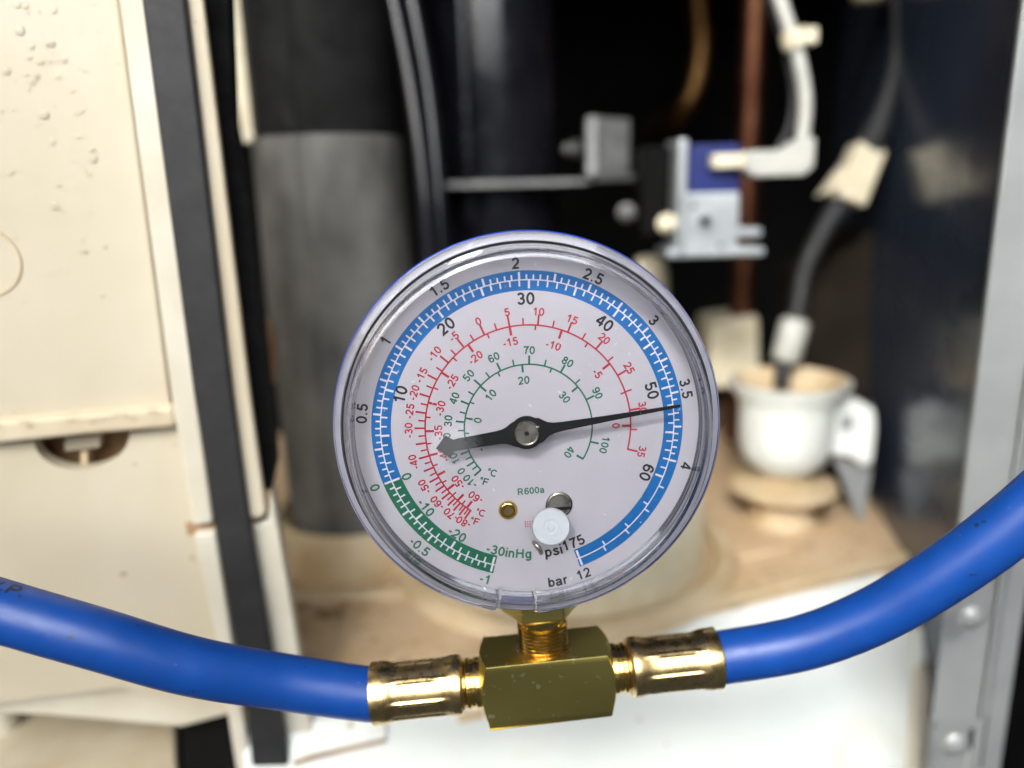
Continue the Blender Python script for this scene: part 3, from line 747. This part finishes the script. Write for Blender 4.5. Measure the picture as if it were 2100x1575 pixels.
hole = [(168 - 98 * math.cos(math.pi * i / 16), 897 - 8 * (i - 8) / 8 + 66 * math.sin(math.pi * i / 16)) for i in range(17)]
mb = MB(); lslab(mb, [(-160, 915)] + hole + [(368, 870), (402, 1095), (442, 1300), (474, 1462), (250, 1408), (69, 1432), (-160, 1458)], -1.5, 4)
wb(mb, 'lower_panel', M['cream'], housing)
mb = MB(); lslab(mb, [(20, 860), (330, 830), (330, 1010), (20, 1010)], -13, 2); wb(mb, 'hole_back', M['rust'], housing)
mb = MB(); lslab(mb, [(132, 897), (205, 890), (205, 918), (132, 926)], -6, 3); wb(mb, 'catch', M['cream'], housing, bevel=.3 * MM)
mb = MB(); lslab(mb, [(165, 926), (180, 926), (180, 968), (165, 968)], -6, 5); wb(mb, 'catch_rib', M['stain'], housing, bevel=.2 * MM)
mb = MB(); lslab(mb, [(-160, 1395), (484, 1395), (486, 1462), (372, 1492), (98, 1468), (-160, 1462)], -7, 6); wb(mb, 'lower_rail', M['cream_lip'], housing, bevel=.8 * MM)
mb = MB(); lslab(mb, [(222, -160), (283, -160), (301, 0), (437, 1074), (396, 1080), (356, 850), (242, 0)], 2.6, 9)
wb(mb, 'outer_lip', M['cream_lip'], housing, bevel=.9 * MM, seg=3)
mb = MB(); lslab(mb, [(366, -160), (396, -160), (418, 0), (512, 800), (546, 1050), (536, 1064), (508, 1062), (470, 800), (378, 0)], 2.2, 3)
wb(mb, 'inner_lip', M['cream'], housing, bevel=.8 * MM, seg=3)
mb = MB(); lslab(mb, [(396, 1096), (442, 1090), (516, 1575), (530, 1660), (500, 1660), (483, 1572), (440, 1300)], 1.8, 9)
wb(mb, 'lower_lip', M['cream_lip'], housing, bevel=.8 * MM, seg=3)
mb = MB(); lslab(mb, [(512, 1078), (546, 1072), (557, 1000), (606, 1290), (650, 1560), (600, 1575), (560, 1350)], .4, 8)
wb(mb, 'lower_lip', M['cream_lip'], housing, bevel=.8 * MM, seg=3)
mb = MB(); lslab(mb, [(380, 1074), (446, 1071), (448, 1092), (384, 1098)], -.6, 4); wb(mb, 'joint_stain', M['rust'], housing)

mb = MB(); lslab(mb, [(268, -160), (360, -160), (381, 0), (475, 800), (512, 1070), (556, 1331), (576, 1464), (592, 1560), (606, 1660), (530, 1660), (516, 1572), (505, 1454), (438, 1070), (395, 800), (290, 0)], 4.4, 4)
solid(mb, 'rubber_gasket', M['rubber'], 'long black rubber strip running down the cream housing edge', 'rubber strip', bevel=.9 * MM, seg=3)
mb = MB(); lslab(mb, [(400, -160), (462, -160), (478, 250), (510, 420), (530, 610), (566, 960), (556, 1010), (535, 1000), (500, 800), (410, 0)], -8, 10)
solid(mb, 'foam_strip', M['foam_black'], 'thin black foam strip beside the inner cream lip', 'foam strip', bevel=.5 * MM)

# water on the upper panel
mb = MB(); rnd = random.Random(11)
spots = [(40, 62, 13), (82, 125, 11), (65, 95, 9), (103, 88, 12), (130, 122, 10), (67, 168, 8), (118, 158, 8), (53, 152, 7), (90, 235, 13), (107, 291, 9), (188, 306, 10), (190, 326, 12), (183, 356, 8),
         (112, 423, 11), (60, 117, 8), (12, 145, 11), (168, 490, 7), (172, 515, 8), (120, 380, 8), (148, 185, 7), (35, 10, 9), (110, 20, 9), (214, 450, 6), (20, 355, 8), (52, 12, 8), (245, 356, 6), (168, 227, 7), (215, 90, 6)]
for x, y, r in spots:
    drop(mb, lp(x, y, .02), LN, r * .111 * MM * .7, .32)
for i in range(90):
    x, y = rnd.gauss(120, 75), rnd.uniform(-20, 620)
    if 0 < x < 225: drop(mb, lp(x, y, .02), LN, rnd.uniform(1.5, 5) * .111 * MM, .32, 10)
for i in range(16):
    x, y = rnd.uniform(-10, 340), rnd.uniform(-8, 8)
    drop(mb, lp(x, 872 - .083 * x + y, 2.22), LN, rnd.uniform(3, 9) * .111 * MM, .22, 12)
solid(mb, 'water_drops', M['water'], kind='stuff', smooth=60, label='small clear water drops on the cream panel', category='water drops')
mb = MB(); x, y, a = frame_for(LN); c = lp(-35, 537, 0)
q = [c + x * (7.2 * MM * math.cos(t)) + y * (7.2 * MM * math.sin(t)) + LN * .1 * MM for t in [2 * math.pi * i / 48 for i in range(49)]]
tube(mb, q, .25 * MM, 8, caps=False); wb(mb, 'moulded_ring', M['stain'], housing, smooth=60)

# bottom left shelf
zs = CAM.z - .142
mb = MB(); slab(mb, [PZ(-300, 1300, zs), PZ(352, 1300, zs), PZ(372, 1760, zs), PZ(-300, 1760, zs)], Vector((0, 0, -.01)))
shelf = solid(mb, 'lower_shelf', M['ledge'], 'tan plastic shelf under the cream housing', 'shelf', bevel=1.2 * MM, seg=3)
mb = MB(); lathe(mb, [(0, .012), (.0028, .012), (.0042, .0105), (.0045, .0), (.006, -.001)], origin=PZ(6, 1490, zs), axis=(0, 0, 1), n=32)
solid(mb, 'screw_boss', M['cream_lip'], 'short round cream post on the tan shelf at the left edge', 'post', smooth=50)

# ------------------------------------------------------------------ tray with sloping white front
T = 0.0
e0, e1 = PZ(490, 1474, T), PZ(2120, 1082, T)
ed = (e1 - e0).normalized(); en = Vector((ed.y, -ed.x, 0))        # out of the tray, towards the viewer
mb = MB(); slab(mb, [e0, e1, e1 - en * .20, e0 - en * .26], Vector((0, 0, -.006)))
tray = solid(mb, 'tray_floor', M['tan'], kind='structure', bevel=1.0 * MM, seg=2)
tl = tray.location
fo = en * .050 + Vector((0, 0, -.055))
fn = ed.cross(fo).normalized()
if fn.dot(CAM - e0) < 0: fn = -fn
ek = e0.lerp(e1, .745)
a0, a1 = e0 + en * .0012 + Vector((0, 0, -.0025)), ek + en * .0012 + Vector((0, 0, -.0025))
mb = MB(); slab(mb, [a0, a1, a1 + fo, a0 + fo], -fn * .004)
front = solid(mb, 'tray_front', M['front_white'], 'smooth white sloping front panel of the tray below the tee', 'front panel', bevel=.8 * MM)
fl = front.location
def fp(px, py, d): return ray_plane(px, py, a0 + fn * (d * MM), fn)
def fpart(name, px, d, t, m, bev=.4):
    k = MB(); slab(k, [fp(*q, d) for q in px], -fn * (t * MM)); return wb(k, name, m, front, bevel=bev * MM)
fpart('raised_pad', [(585, 1476), (792, 1468), (793, 1513), (640, 1548), (603, 1560)], 1.6, 2, M['white'], .5)
fpart('pad_stain', [(600, 1562), (642, 1549), (793, 1514), (794, 1521), (645, 1557), (604, 1570)], .7, 1, M['rust'], .1)
fpart('front_recess', [(938, 1462), (992, 1452), (992, 1474), (940, 1484)], .5, 1, M['stain'], .1)
fpart('end_rib', [(1886, 1262), (1932, 1246), (1912, 1420), (1900, 1600), (1870, 1600), (1880, 1420)], 3.0, 4, M['cream_lip'], 1.0)
fpart('latch_tab', [(1884, 1290), (1926, 1276), (1920, 1350), (1880, 1368)], 4.4, 3, M['white'], .8)
mb = MB(); tube(mb, [e0 + Vector((0, 0, .0004)), e1 + Vector((0, 0, .0004))], 1.5 * MM, 14); wb(mb, 'rolled_edge', M['stain'], tray, smooth=60)
mb = MB(); tube(mb, catmull([PZ(590, 1226, T), PZ(760, 1222, T), PZ(1010, 1216, T)], 6), 2.4 * MM, 14); wb(mb, 'moulded_ridge', M['stain'], tray, smooth=60)
mb = MB(); tube(mb, catmull([PZ(1500, 1150, T), PZ(1620, 1120, T), PZ(1720, 1085, T)], 6), 1.0 * MM, 12); wb(mb, 'moulded_ridge', M['tan'], tray, smooth=60)
rc = PZ(1150, 1125, T)
mb = MB(); lathe(mb, [(.0555, 0), (.056, .0035), (.0575, .005), (.0600, .005), (.062, .0035), (.064, 0)], origin=rc, n=96); wb(mb, 'ring_rim', M['stain'], tray, smooth=50)
mb = MB(); lathe(mb, [(.052, .0), (.0515, .022), (.050, .026), (.047, .027), (.044, .024), (.0, .022)], origin=rc, n=96)
solid(mb, 'round_mount', M['ivory'], 'round cream mounting cup inside the ring of the tray, behind the gauge', 'mount', smooth=40)
mb = MB(); slab(mb, [P(372, 1460, .21), P(540, 1440, .21), P(560, 1720, .19), P(380, 1720, .19)], Vector((0, .01, 0)))  # black sheet put in for the darkness of the gap
solid(mb, 'gap_shade_sheet', M['black'], 'black sheet standing for the dark of the gap at the foot of the cream housing', 'dark gap')

# ------------------------------------------------------------------ insulated pipe in foam
fb = PZ(742, 1112, T)
pipe = thing('foam_pipe', 'thick upright pipe wrapped in grey foam, with black foam above', 'insulated pipe', fb)
zt = rise(fb, 285); z0 = rise(fb, 1075)
def lumpy(mb, r, za, zb, n=72, m=40, seed=1, amp=.02):
    g = random.Random(seed); ph = [g.uniform(0, 6.28) for _ in range(8)]
    v = []; f = []
    for j in range(m + 1):
        z = za + (zb - za) * j / m
        for i in range(n):
            t = 2 * math.pi * i / n
            k = 1 + amp * (.6 * math.sin(3 * t + ph[0] + z * 20) + .4 * math.sin(7 * t + ph[1] - z * 45) + .35 * math.sin(z * 90 + ph[2] + 2 * t))
            k -= .05 * math.exp(-((t - 4.45) / .07) ** 2)                    # the glued seam
            if j in (0, m): k *= .985
            v.append(Vector((fb.x + r * k * math.cos(t), fb.y + r * k * math.sin(t), z)))
    for j in range(m):
        for i in range(n): f.append((j * n + i, j * n + (i + 1) % n, (j + 1) * n + (i + 1) % n, (j + 1) * n + i))
    f.append(tuple(range(n))[::-1]); f.append(tuple(m * n + i for i in range(n)))
    return mb.add(v, f)
wb(lumpy(MB(), .0252, z0, zt), 'grey_foam_sleeve', M['foam_grey'], pipe, smooth=40)
wb(lumpy(MB(), .0232, zt - .002, zt + .14, seed=4, amp=.03), 'black_foam_sleeve', M['foam_black'], pipe, smooth=40)
mb = MB(); lathe(mb, [(.034, 0), (.033, .010), (.029, .016), (.0275, z0 + .004), (.024, z0 + .004)], origin=(fb.x, fb.y, T), n=72); wb(mb, 'foot_cup', M['stain'], pipe, smooth=40)
mb = MB(); a, b = vline(520, 290, .26, 292, -120); slab(mb, [a, b, b + Vector((-.0075, 0, 0)), a + Vector((-.0035, 0, 0))], Vector((0, .006, 0)))
solid(mb, 'pale_bracket_edge', M['ivory'], 'narrow pale upright strip left of the foam pipe', 'strip', bevel=.6 * MM)
mb = MB(); lathe(mb, [(0, 0), (.002, .001), (.0035, .008), (.0037, .016), (.002, .021), (0, .022)], origin=P(552, 790, .24), n=24)
solid(mb, 'tan_lump', M['rust'], 'small tan plastic lump beside the foam pipe', 'plastic lump', smooth=60)

# ------------------------------------------------------------------ black hoses, compressor, pipes
for k, (lab, pts, r) in enumerate([
        ('black glossy hose beside the foam pipe, nearest to it', [(770, -150, .25), (806, 0, .252), (846, 200, .256), (872, 420, .26), (888, 700, .268), (895, 900, .275)], .0030),
        ('black glossy hose, second from the foam pipe', [(815, -150, .256), (845, 0, .258), (880, 200, .262), (900, 420, .266), (912, 700, .274), (915, 900, .28)], .0030)]):
    mb = MB(); tube(mb, catmull([P(*p) for p in pts], 10), r, 20)
    solid(mb, 'black_hose', M['gloss_black'], lab, 'hose', smooth=60, group='black hoses beside the foam pipe')
cb = P(1020, 520, .335)
comp = thing('compressor', 'glossy black upright cylinder behind the gauge', 'compressor', Vector((cb.x, cb.y, T + .02)))
mb = MB(); lathe(mb, [(0, T + .02), (.024, T + .02), (.0265, T + .03), (.027, .20), (.0262, .25), (0, .27)], origin=(cb.x, cb.y, 0), n=72); wb(mb, 'shell', M['gloss_black'], comp, smooth=40)
mb = MB(); a, b = vline(958, 300, .30, 460, -150); tube(mb, [a, b], .0035, 16); wb(mb, 'side_pipe', M['gloss_black'], comp, smooth=60)
mb = MB(); tube(mb, catmull([P(1075, -40, .31), P(1105, 5, .31), P(1128, 35, .312), P(1135, 60, .318)], 6), .0013, 10); solid(mb, 'tan_wire_end', M['ivory'], 'short end of tan wire near the top, above the gauge', 'wire', smooth=60)
br = thing('steel_bracket', 'thin grey steel bracket crossing in front of the black cylinder', 'bracket', P(1100, 376, .295))
mb = MB(); slab(mb, [P(880, 374, .290), P(1210, 366, .295), P(1210, 377, .295), P(880, 387, .290)], Vector((0, .016, 0))); wb(mb, 'bar', M['dull_steel'], br, bevel=.3 * MM)
mb = MB(); slab(mb, [P(1205, 357, .292), P(1322, 356, .30), P(1322, 368, .30), P(1205, 372, .292)], Vector((0, .02, 0))); wb(mb, 'bar', M['dull_steel'], br, bevel=.3 * MM)
mb = MB(); slab(mb, [P(1203, 238, .290), P(1226, 236, .290), P(1226, 360, .290), P(1203, 362, .290)], Vector((0, .01, 0))); wb(mb, 'upright_edge', M['dull_steel'], br, bevel=.7 * MM)
mb = MB(); slab(mb, [P(1226, 240, .297), P(1292, 244, .30), P(1290, 358, .30), P(1226, 358, .297)], Vector((0, .003, 0))); wb(mb, 'upright_plate', M['dull_steel'], br, bevel=.4 * MM)
def bolt(mb, c, axis, r, h):
    lathe(mb, [(r * 1.5, 0), (r * 1.5, h * .25), (r, h * .3), (r * .98, h * .85), (r * .7, h), (0, h)], origin=c, axis=axis, n=6 if False else 20)
    return mb
wb(bolt(MB(), P(1185, 305, .292), (-1, -.35, 0), .0022, .006), 'bolt', M['dull_steel'], br, smooth=30)
mb = MB(); tube(mb, catmull([P(1418, -150, .35), P(1432, 0, .35), P(1438, 100, .35), P(1424, 185, .352), P(1396, 232, .358), P(1362, 258, .375), P(1335, 268, .42)], 10), .0054, 20)
solid(mb, 'bent_copper_pipe', M['brass_pipe'], 'bronze copper pipe bending back into the dark above the solenoid', 'pipe', smooth=60)
a, b = vline(1536, 300, .35, 900, -150)
mb = MB(); tube(mb, [a, a.lerp(b, .5), b], .0058, 24)
solid(mb, 'straight_copper_pipe', M['copper'], 'straight reddish copper pipe standing behind the solenoid', 'pipe', smooth=60)

# ------------------------------------------------------------------ solenoid valve
SD = .27; so = P(1450, 420, SD); sk = SD / FPX
valve = thing('solenoid_valve', 'blue coil solenoid valve in a silver bracket with a white front plate', 'valve', so)
def sb(mb, x0, x1, y0, y1, f, b): return box(mb, (so.x + (x0 - 1450) * sk, so.y + f, so.z + (420 - y1) * sk), (so.x + (x1 - 1450) * sk, so.y + b, so.z + (420 - y0) * sk))
wb(sb(MB(), 1408, 1516, 302, 505, 0, .018), 'coil', M['coil'], valve, bevel=.8 * MM, seg=3)
wb(sb(MB(), 1384, 1404, 290, 522, -.004, .018), 'bracket_side', M['zinc'], valve, bevel=1.0 * MM, seg=3)
wb(sb(MB(), 1366, 1566, 508, 524, -.004, .018), 'bracket_foot', M['zinc'], valve, bevel=.8 * MM)
def plate_hole(px, py, r, m): 
    k = MB(); c = so + Vector(((px - 1450) * sk, -.0042, (420 - py) * sk)); lathe(k, [(0, 0), (r * sk, 0), (r * sk, -.0008)], origin=c, axis=(0, -1, 0), n=28); return k
fpz = wb(sb(MB(), 1390, 1510, 396, 512, -.004, -.001), 'front_plate', M['zinc'], valve, bevel=.7 * MM, seg=3)
k = MB(); c = so + Vector(((1440 - 1450) * sk, -.0041, (420 - 452) * sk)); lathe(k, [(22 * sk, 0), (19 * sk, .0009), (13 * sk, .0010), (10 * sk, .0002), (10 * sk, -.001)], origin=c, axis=(0, -1, 0), n=32); wb(k, 'hole_collar', M['zinc'], valve, smooth=50)
wb(plate_hole(1440, 452, 9.5, 0), 'hole', M['black'], valve)
wb(plate_hole(1417, 421, 6, 0), 'small_hole', M['foam_grey'], valve); wb(plate_hole(1474, 502, 6, 0), 'small_hole', M['foam_grey'], valve)
wb(sb(MB(), 1512, 1566, 470, 488, 0, .010), 'prong', M['zinc'], valve, bevel=.8 * MM)
wb(sb(MB(), 1322, 1382, 300, 480, .006, .022), 'valve_body', M['black'], valve, bevel=1 * MM)
wb(bolt(MB(), so + Vector(((1368 - 1450) * sk, 0, -35 * sk)), (-.3, -1, 0), .0022, .004), 'bolt', M['ivory'], valve, smooth=30)
wb(bolt(MB(), so + Vector(((1292 - 1450) * sk, .008, -12 * sk)), (-.2, -1, 0), .0022, .003), 'bolt', M['dull_steel'], valve, smooth=30)
plug = thing('cable_plug', 'white elbow plug pushed onto the blue solenoid coil', 'plug', so + Vector((.02, -.004, .012)))
k = sb(MB(), 1452, 1516, 322, 348, -.006, .004); wb(k, 'plug_neck', M['ivory'], plug, bevel=.5 * MM)
k = MB(); pl = [(1512, 318), (1590, 318), (1612, 300), (1648, 296), (1648, 352), (1630, 368), (1530, 368), (1512, 352)]
slab(k, [so + Vector(((x - 1450) * sk, -.008, (420 - y) * sk)) for x, y in pl], Vector((0, .010, 0))); wb(k, 'plug_body', M['cable_white'], plug, bevel=.9 * MM, seg=3)
mb = MB(); tube(mb, catmull([so + Vector(((1630 - 1450) * sk, -.003, (420 - 335) * sk)), P(1646, 280, .266), P(1652, 210, .264), P(1640, 130, .262), P(1616, 50, .26), P(1590, -30, .26), P(1560, -120, .26)], 10), .0023, 18)
solid(mb, 'white_cable', M['cable_white'], 'white sleeved cable rising from the elbow plug', 'cable', smooth=60)
mb = MB(); tube(mb, catmull([P(1588, 320, .272), P(1620, 260, .27), P(1628, 180, .268), P(1608, 90, .266), P(1580, 0, .264), P(1545, -110, .264)], 10), .0015, 14)
solid(mb, 'black_wire', M['rubber'], 'thin black wire alongside the white sleeved cable', 'wire', smooth=60)
mb = MB(); c = P(1630, 80, .2605); lathe(mb, [(.0029, -.003), (.0042, -.0028), (.0046, .0), (.0042, .0028), (.0029, .003)], origin=c, axis=(-.28, 0, .96), n=24)
ct = solid(mb, 'cable_tie', M['ivory'], 'ivory tie round the white sleeved cable', 'cable tie', smooth=40)
mb = MB(); box(mb, (c.x + .003, c.y - .003, c.z - .002), (c.x + .0068, c.y + .003, c.z + .0032)); l = ct.location; mb.v = [(a - l.x, b - l.y, q - l.z) for a, b, q in mb.v]; mb.build('tie_head', M['ivory'], ct, bevel=.6 * MM)

# ------------------------------------------------------------------ cup with sensor lead
kb = PZ(1600, 1062, T)
cup = thing('sensor_cup', 'white funnel-shaped plastic cup with a side arm on a tan foot', 'cup', kb)
zr, zb, zd0, zd1 = rise(kb, 782), rise(kb, 978), rise(kb, 985), rise(kb, 1012)
o = (kb.x, kb.y, 0)
mb = MB(); lathe(mb, [(0, zb - .001), (.006, zb + .0005), (.0110, zb + .0040), (.0158, zb + .0085), (.0176, zb + .0150), (.0178, zr - .010), (.0184, zr - .006), (.0225, zr - .0008), (.0228, zr + .0006), (.0215, zr + .0008), (.0185, zr - .002), (.0166, zr - .007), (.0162, zb + .018), (.010, zb + .008), (0, zb + .006)], origin=o, n=72)
wb(mb, 'bowl', M['white'], cup, smooth=40)
mb = MB(); lathe(mb, [(.0, zb + .0105), (.0098, zb + .0105), (.0155, zb + .021), (.0161, zr - .0080), (.0182, zr - .0019), (.0214, zr + .0010)], origin=(o[0], o[1], .0002), n=72); wb(mb, 'stained_inside', M['stain'], cup, smooth=60)
mb = MB(); lathe(mb, [(.0135, T), (.0118, T + .003), (.0115, zd1 + .001), (.0190, zd1 + .002), (.0208, zd1 + .0035), (.0203, zd0 - .0005), (.018, zd0), (.009, zd0 + .002), (.005, zb + .002)], origin=o, n=72); wb(mb, 'foot', M['stain'], cup, smooth=40)
ax = kb + Vector((0, -.006, 0)); ca = lambda x, y, d=.296: P(x, y, d)
mb = MB(); slab(mb, [ca(1668, 822), ca(1762, 820), ca(1796, 842), ca(1798, 880), ca(1790, 952), ca(1775, 958), ca(1742, 936), ca(1668, 932)], Vector((0, .008, 0))); wb(mb, 'side_arm', M['white'], cup, bevel=1.2 * MM, seg=3)
mb = MB(); slab(mb, [ca(1722, 852, .2955), ca(1752, 850, .2955), ca(1752, 884, .2955), ca(1722, 886, .2955)], Vector((0, .002, 0))); wb(mb, 'arm_slot', M['galv'], cup, bevel=.8 * MM)
mb = MB(); slab(mb, [P(1706, 930, .302), P(1788, 958, .302), P(1772, 1066, .302), P(1762, 1070, .302)], Vector((.0, .0012, 0)))
wb(mb, 'metal_blade', M['galv'], cup)
lead = thing('sensor_lead', 'black sensor lead with white connectors hanging into the funnel cup', 'sensor lead', P(1606, 790, .305))
def rod(a, b, ra, rb, m, nm, n=24, bev=None):
    k = MB(); d = (b - a); h = d.length; lathe(k, [(0, 0), (ra * .85, 0), (ra, h * .08), (rb, h * .92), (rb * .85, h), (0, h)], origin=a, axis=d, n=n); return wb(k, nm, m, lead, smooth=40)
rod(P(1602, 800, .305), P(1609, 735, .305), .0032, .0034, M['rubber'], 'probe')
rod(P(1610, 742, .304), P(1632, 656, .303), .0055, .0058, M['cable_white'], 'connector', 12)
mb = MB(); tube(mb, catmull([P(1628, 668, .303), P(1640, 610, .303), P(1652, 550, .303), P(1690, 470, .302), P(1722, 420, .302)], 8), lambda t: .0034 + .0022 * max(0, t - .45), 18); wb(mb, 'lower_cable', M['rubber'], lead, smooth=60)
cn0, cn1 = P(1735, 415, .300), P(1778, 306, .298); d = (cn1 - cn0).normalized(); sx = d.cross(Vector((0, 1, 0))).normalized(); sy = d.cross(sx)
mb = MB(); q = lambda a, b, h: cn0 + sx * a + sy * b + d * h
hexa(mb, [q(-.0060, -.005, 0), q(.0060, -.005, 0), q(.0060, .005, 0), q(-.0060, .005, 0)], [q(-.0058, -.005, .022), q(.0058, -.005, .022), q(.0058, .005, .022), q(-.0058, .005, .022)]); wb(mb, 'connector', M['ivory'], lead, bevel=1 * MM, seg=3)
sg = 1 if sx.x < 0 else -1
mb = MB(); hexa(mb, [q(sg * .006, -.003, .004), q(sg * .0115, -.003, -.002), q(sg * .0108, -.003, .001), q(sg * .0075, -.003, .012), q(sg * .006, -.003, .012)], [q(sg * .006, .003, .004), q(sg * .0115, .003, -.002), q(sg * .0108, .003, .001), q(sg * .0075, .003, .012), q(sg * .006, .003, .012)]); wb(mb, 'latch_lever', M['ivory'], lead, bevel=.5 * MM)
mb = MB(); tube(mb, catmull([P(1776, 312, .298), P(1800, 260, .298), P(1822, 190, .298), P(1842, 100, .30), P(1842, 0, .302), P(1826, -120, .305)], 8), lambda t: .0062 - .0032 * min(1, t * 2.2), 18); wb(mb, 'upper_cable', M['rubber'], lead, smooth=60)
mb = MB(); lathe(mb, [(0, -.004), (.006, -.003), (.0082, .001), (.007, .008), (0, .010)], origin=P(1785, -16, .30), axis=(0, 0, 1), n=28)
solid(mb, 'white_grommet', M['ivory'], 'ivory grommet at the top edge near the black lead', 'grommet', smooth=60)
mb = MB(); slab(mb, [P(1462, 662, .355), P(1556, 648, .36), P(1560, 790, .36), P(1452, 800, .355)], Vector((0, .03, 0)))
solid(mb, 'cream_block', M['ivory'], 'cream plastic block behind the funnel cup', 'block', bevel=2 * MM, seg=3)
mb = MB(); lathe(mb, [(0, 0), (.007, .0), (.0085, .004), (.008, .02), (.005, .026), (0, .027)], origin=P(1330, 650, .34), n=28)
solid(mb, 'cream_plastic_plug', M['ivory'], 'cream plastic plug just visible past the upper right rim of the gauge', 'plug', smooth=60)

# ------------------------------------------------------------------ right: navy wall, dark slab, metal post
w0, w1 = P(2012, 700, .212), P(1690, 600, .43)
w0.z = w1.z = -.05
mb = MB(); slab(mb, [w0, w1, w1 + Vector((0, 0, .42)), w0 + Vector((0, 0, .42))], Vector((.002, .0007, 0)))
wall = solid(mb, 'side_wall', M['navy'], kind='structure')
wn = (w1 - w0).normalized().cross(Vector((0, 0, 1))); wn = wn if wn.dot(CAM - w0) > 0 else -wn
mb = MB(); rnd = random.Random(5)
for x, y, r in [(1935, 262, 11), (1963, 303, 11), (1988, 422, 12), (2024, 530, 12), (1984, 287, 9), (1958, 664, 12), (1975, 690, 9), (1888, 58, 10), (1899, 122, 10), (1910, 356, 9), (1945, 616, 8), (1990, 5, 9), (2000, 55, 8), (1983, 790, 8), (1912, 870, 9), (1922, 800, 7)]:
    drop(mb, ray_plane(x, y, w0 + wn * .0001, wn), wn, r * .14 * MM * .8, .5)
solid(mb, 'wall_drops', M['water'], kind='stuff', smooth=60, label='water drops clinging to the dark navy wall', category='water drops')
mb = MB(); slab(mb, [P(1790, 470, .33), P(1856, 566, .33), P(1842, 604, .33), P(1932, 640, .33), P(1912, 868, .33), P(1976, 965, .33), P(1990, 1110, .33), P(1650, 1075, .33), P(1650, 560, .33)], Vector((0, .03, 0)))  # dark brown slab with a jagged outline
solid(mb, 'dark_jagged_slab', M['brown'], 'dark brown jagged slab behind the funnel cup', 'insulation', bevel=1.5 * MM)
post = thing('metal_post', 'galvanised steel corner post at the right edge with a bolted plate', 'post', P(2040, 1700, .19))
def vprism(mb, plan, row0, row1):
    """upright prism: plan is a list of (px at row 800, depth)"""
    pts = [P(px, 800, dp) for px, dp in plan]; z0 = rise(pts[0], row0); z1 = rise(pts[0], row1)
    return hexa(mb, [Vector((p.x, p.y, z0)) for p in pts], [Vector((p.x, p.y, z1)) for p in pts])
wb(vprism(MB(), [(1997, .190), (2003, .1885), (2098, .1885), (2098, .1905), (2004, .1905), (2003, .212), (1997, .212)], 1490, -200), 'face', M['galv'], post, bevel=.4 * MM)
wb(vprism(MB(), [(2098, .1895), (2101, .1868), (2109, .186), (2117, .1868), (2120, .1895)], 1462, -200), 'bead', M['galv'], post, bevel=.4 * MM)
wb(vprism(MB(), [(2120, .191), (2164, .192), (2164, .194), (2120, .193)], 1700, -200), 'flange', M['galv'], post, bevel=.3 * MM)
wb(vprism(MB(), [(1990, .187), (2074, .187), (2074, .1875), (1990, .1875)], 1484, 1150), 'bolted_plate', M['galv'], post, bevel=.2 * MM)
wb(vprism(MB(), [(1992, .1895), (2082, .1895), (2082, .1915), (1992, .1915)], 1740, 1495), 'lower_plate', M['galv'], post, bevel=.3 * MM)
wb(vprism(MB(), [(2092, .189), (2116, .189), (2116, .1915), (2092, .1915)], 1740, 1475), 'lower_bead', M['galv'], post, bevel=.8 * MM)
for px, py, dp in ((1992, 1264, .1862), (1958, 1524, .1888)):
    c = P(px, py, dp)
    mb = MB(); lathe(mb, [(.0034, 0), (.0034, .0004), (.0026, .0012), (.0012, .0019), (0, .0020)], origin=c, axis=(0, -1, 0), n=28); wb(mb, 'bolt_head', M['galv'], post, smooth=50)
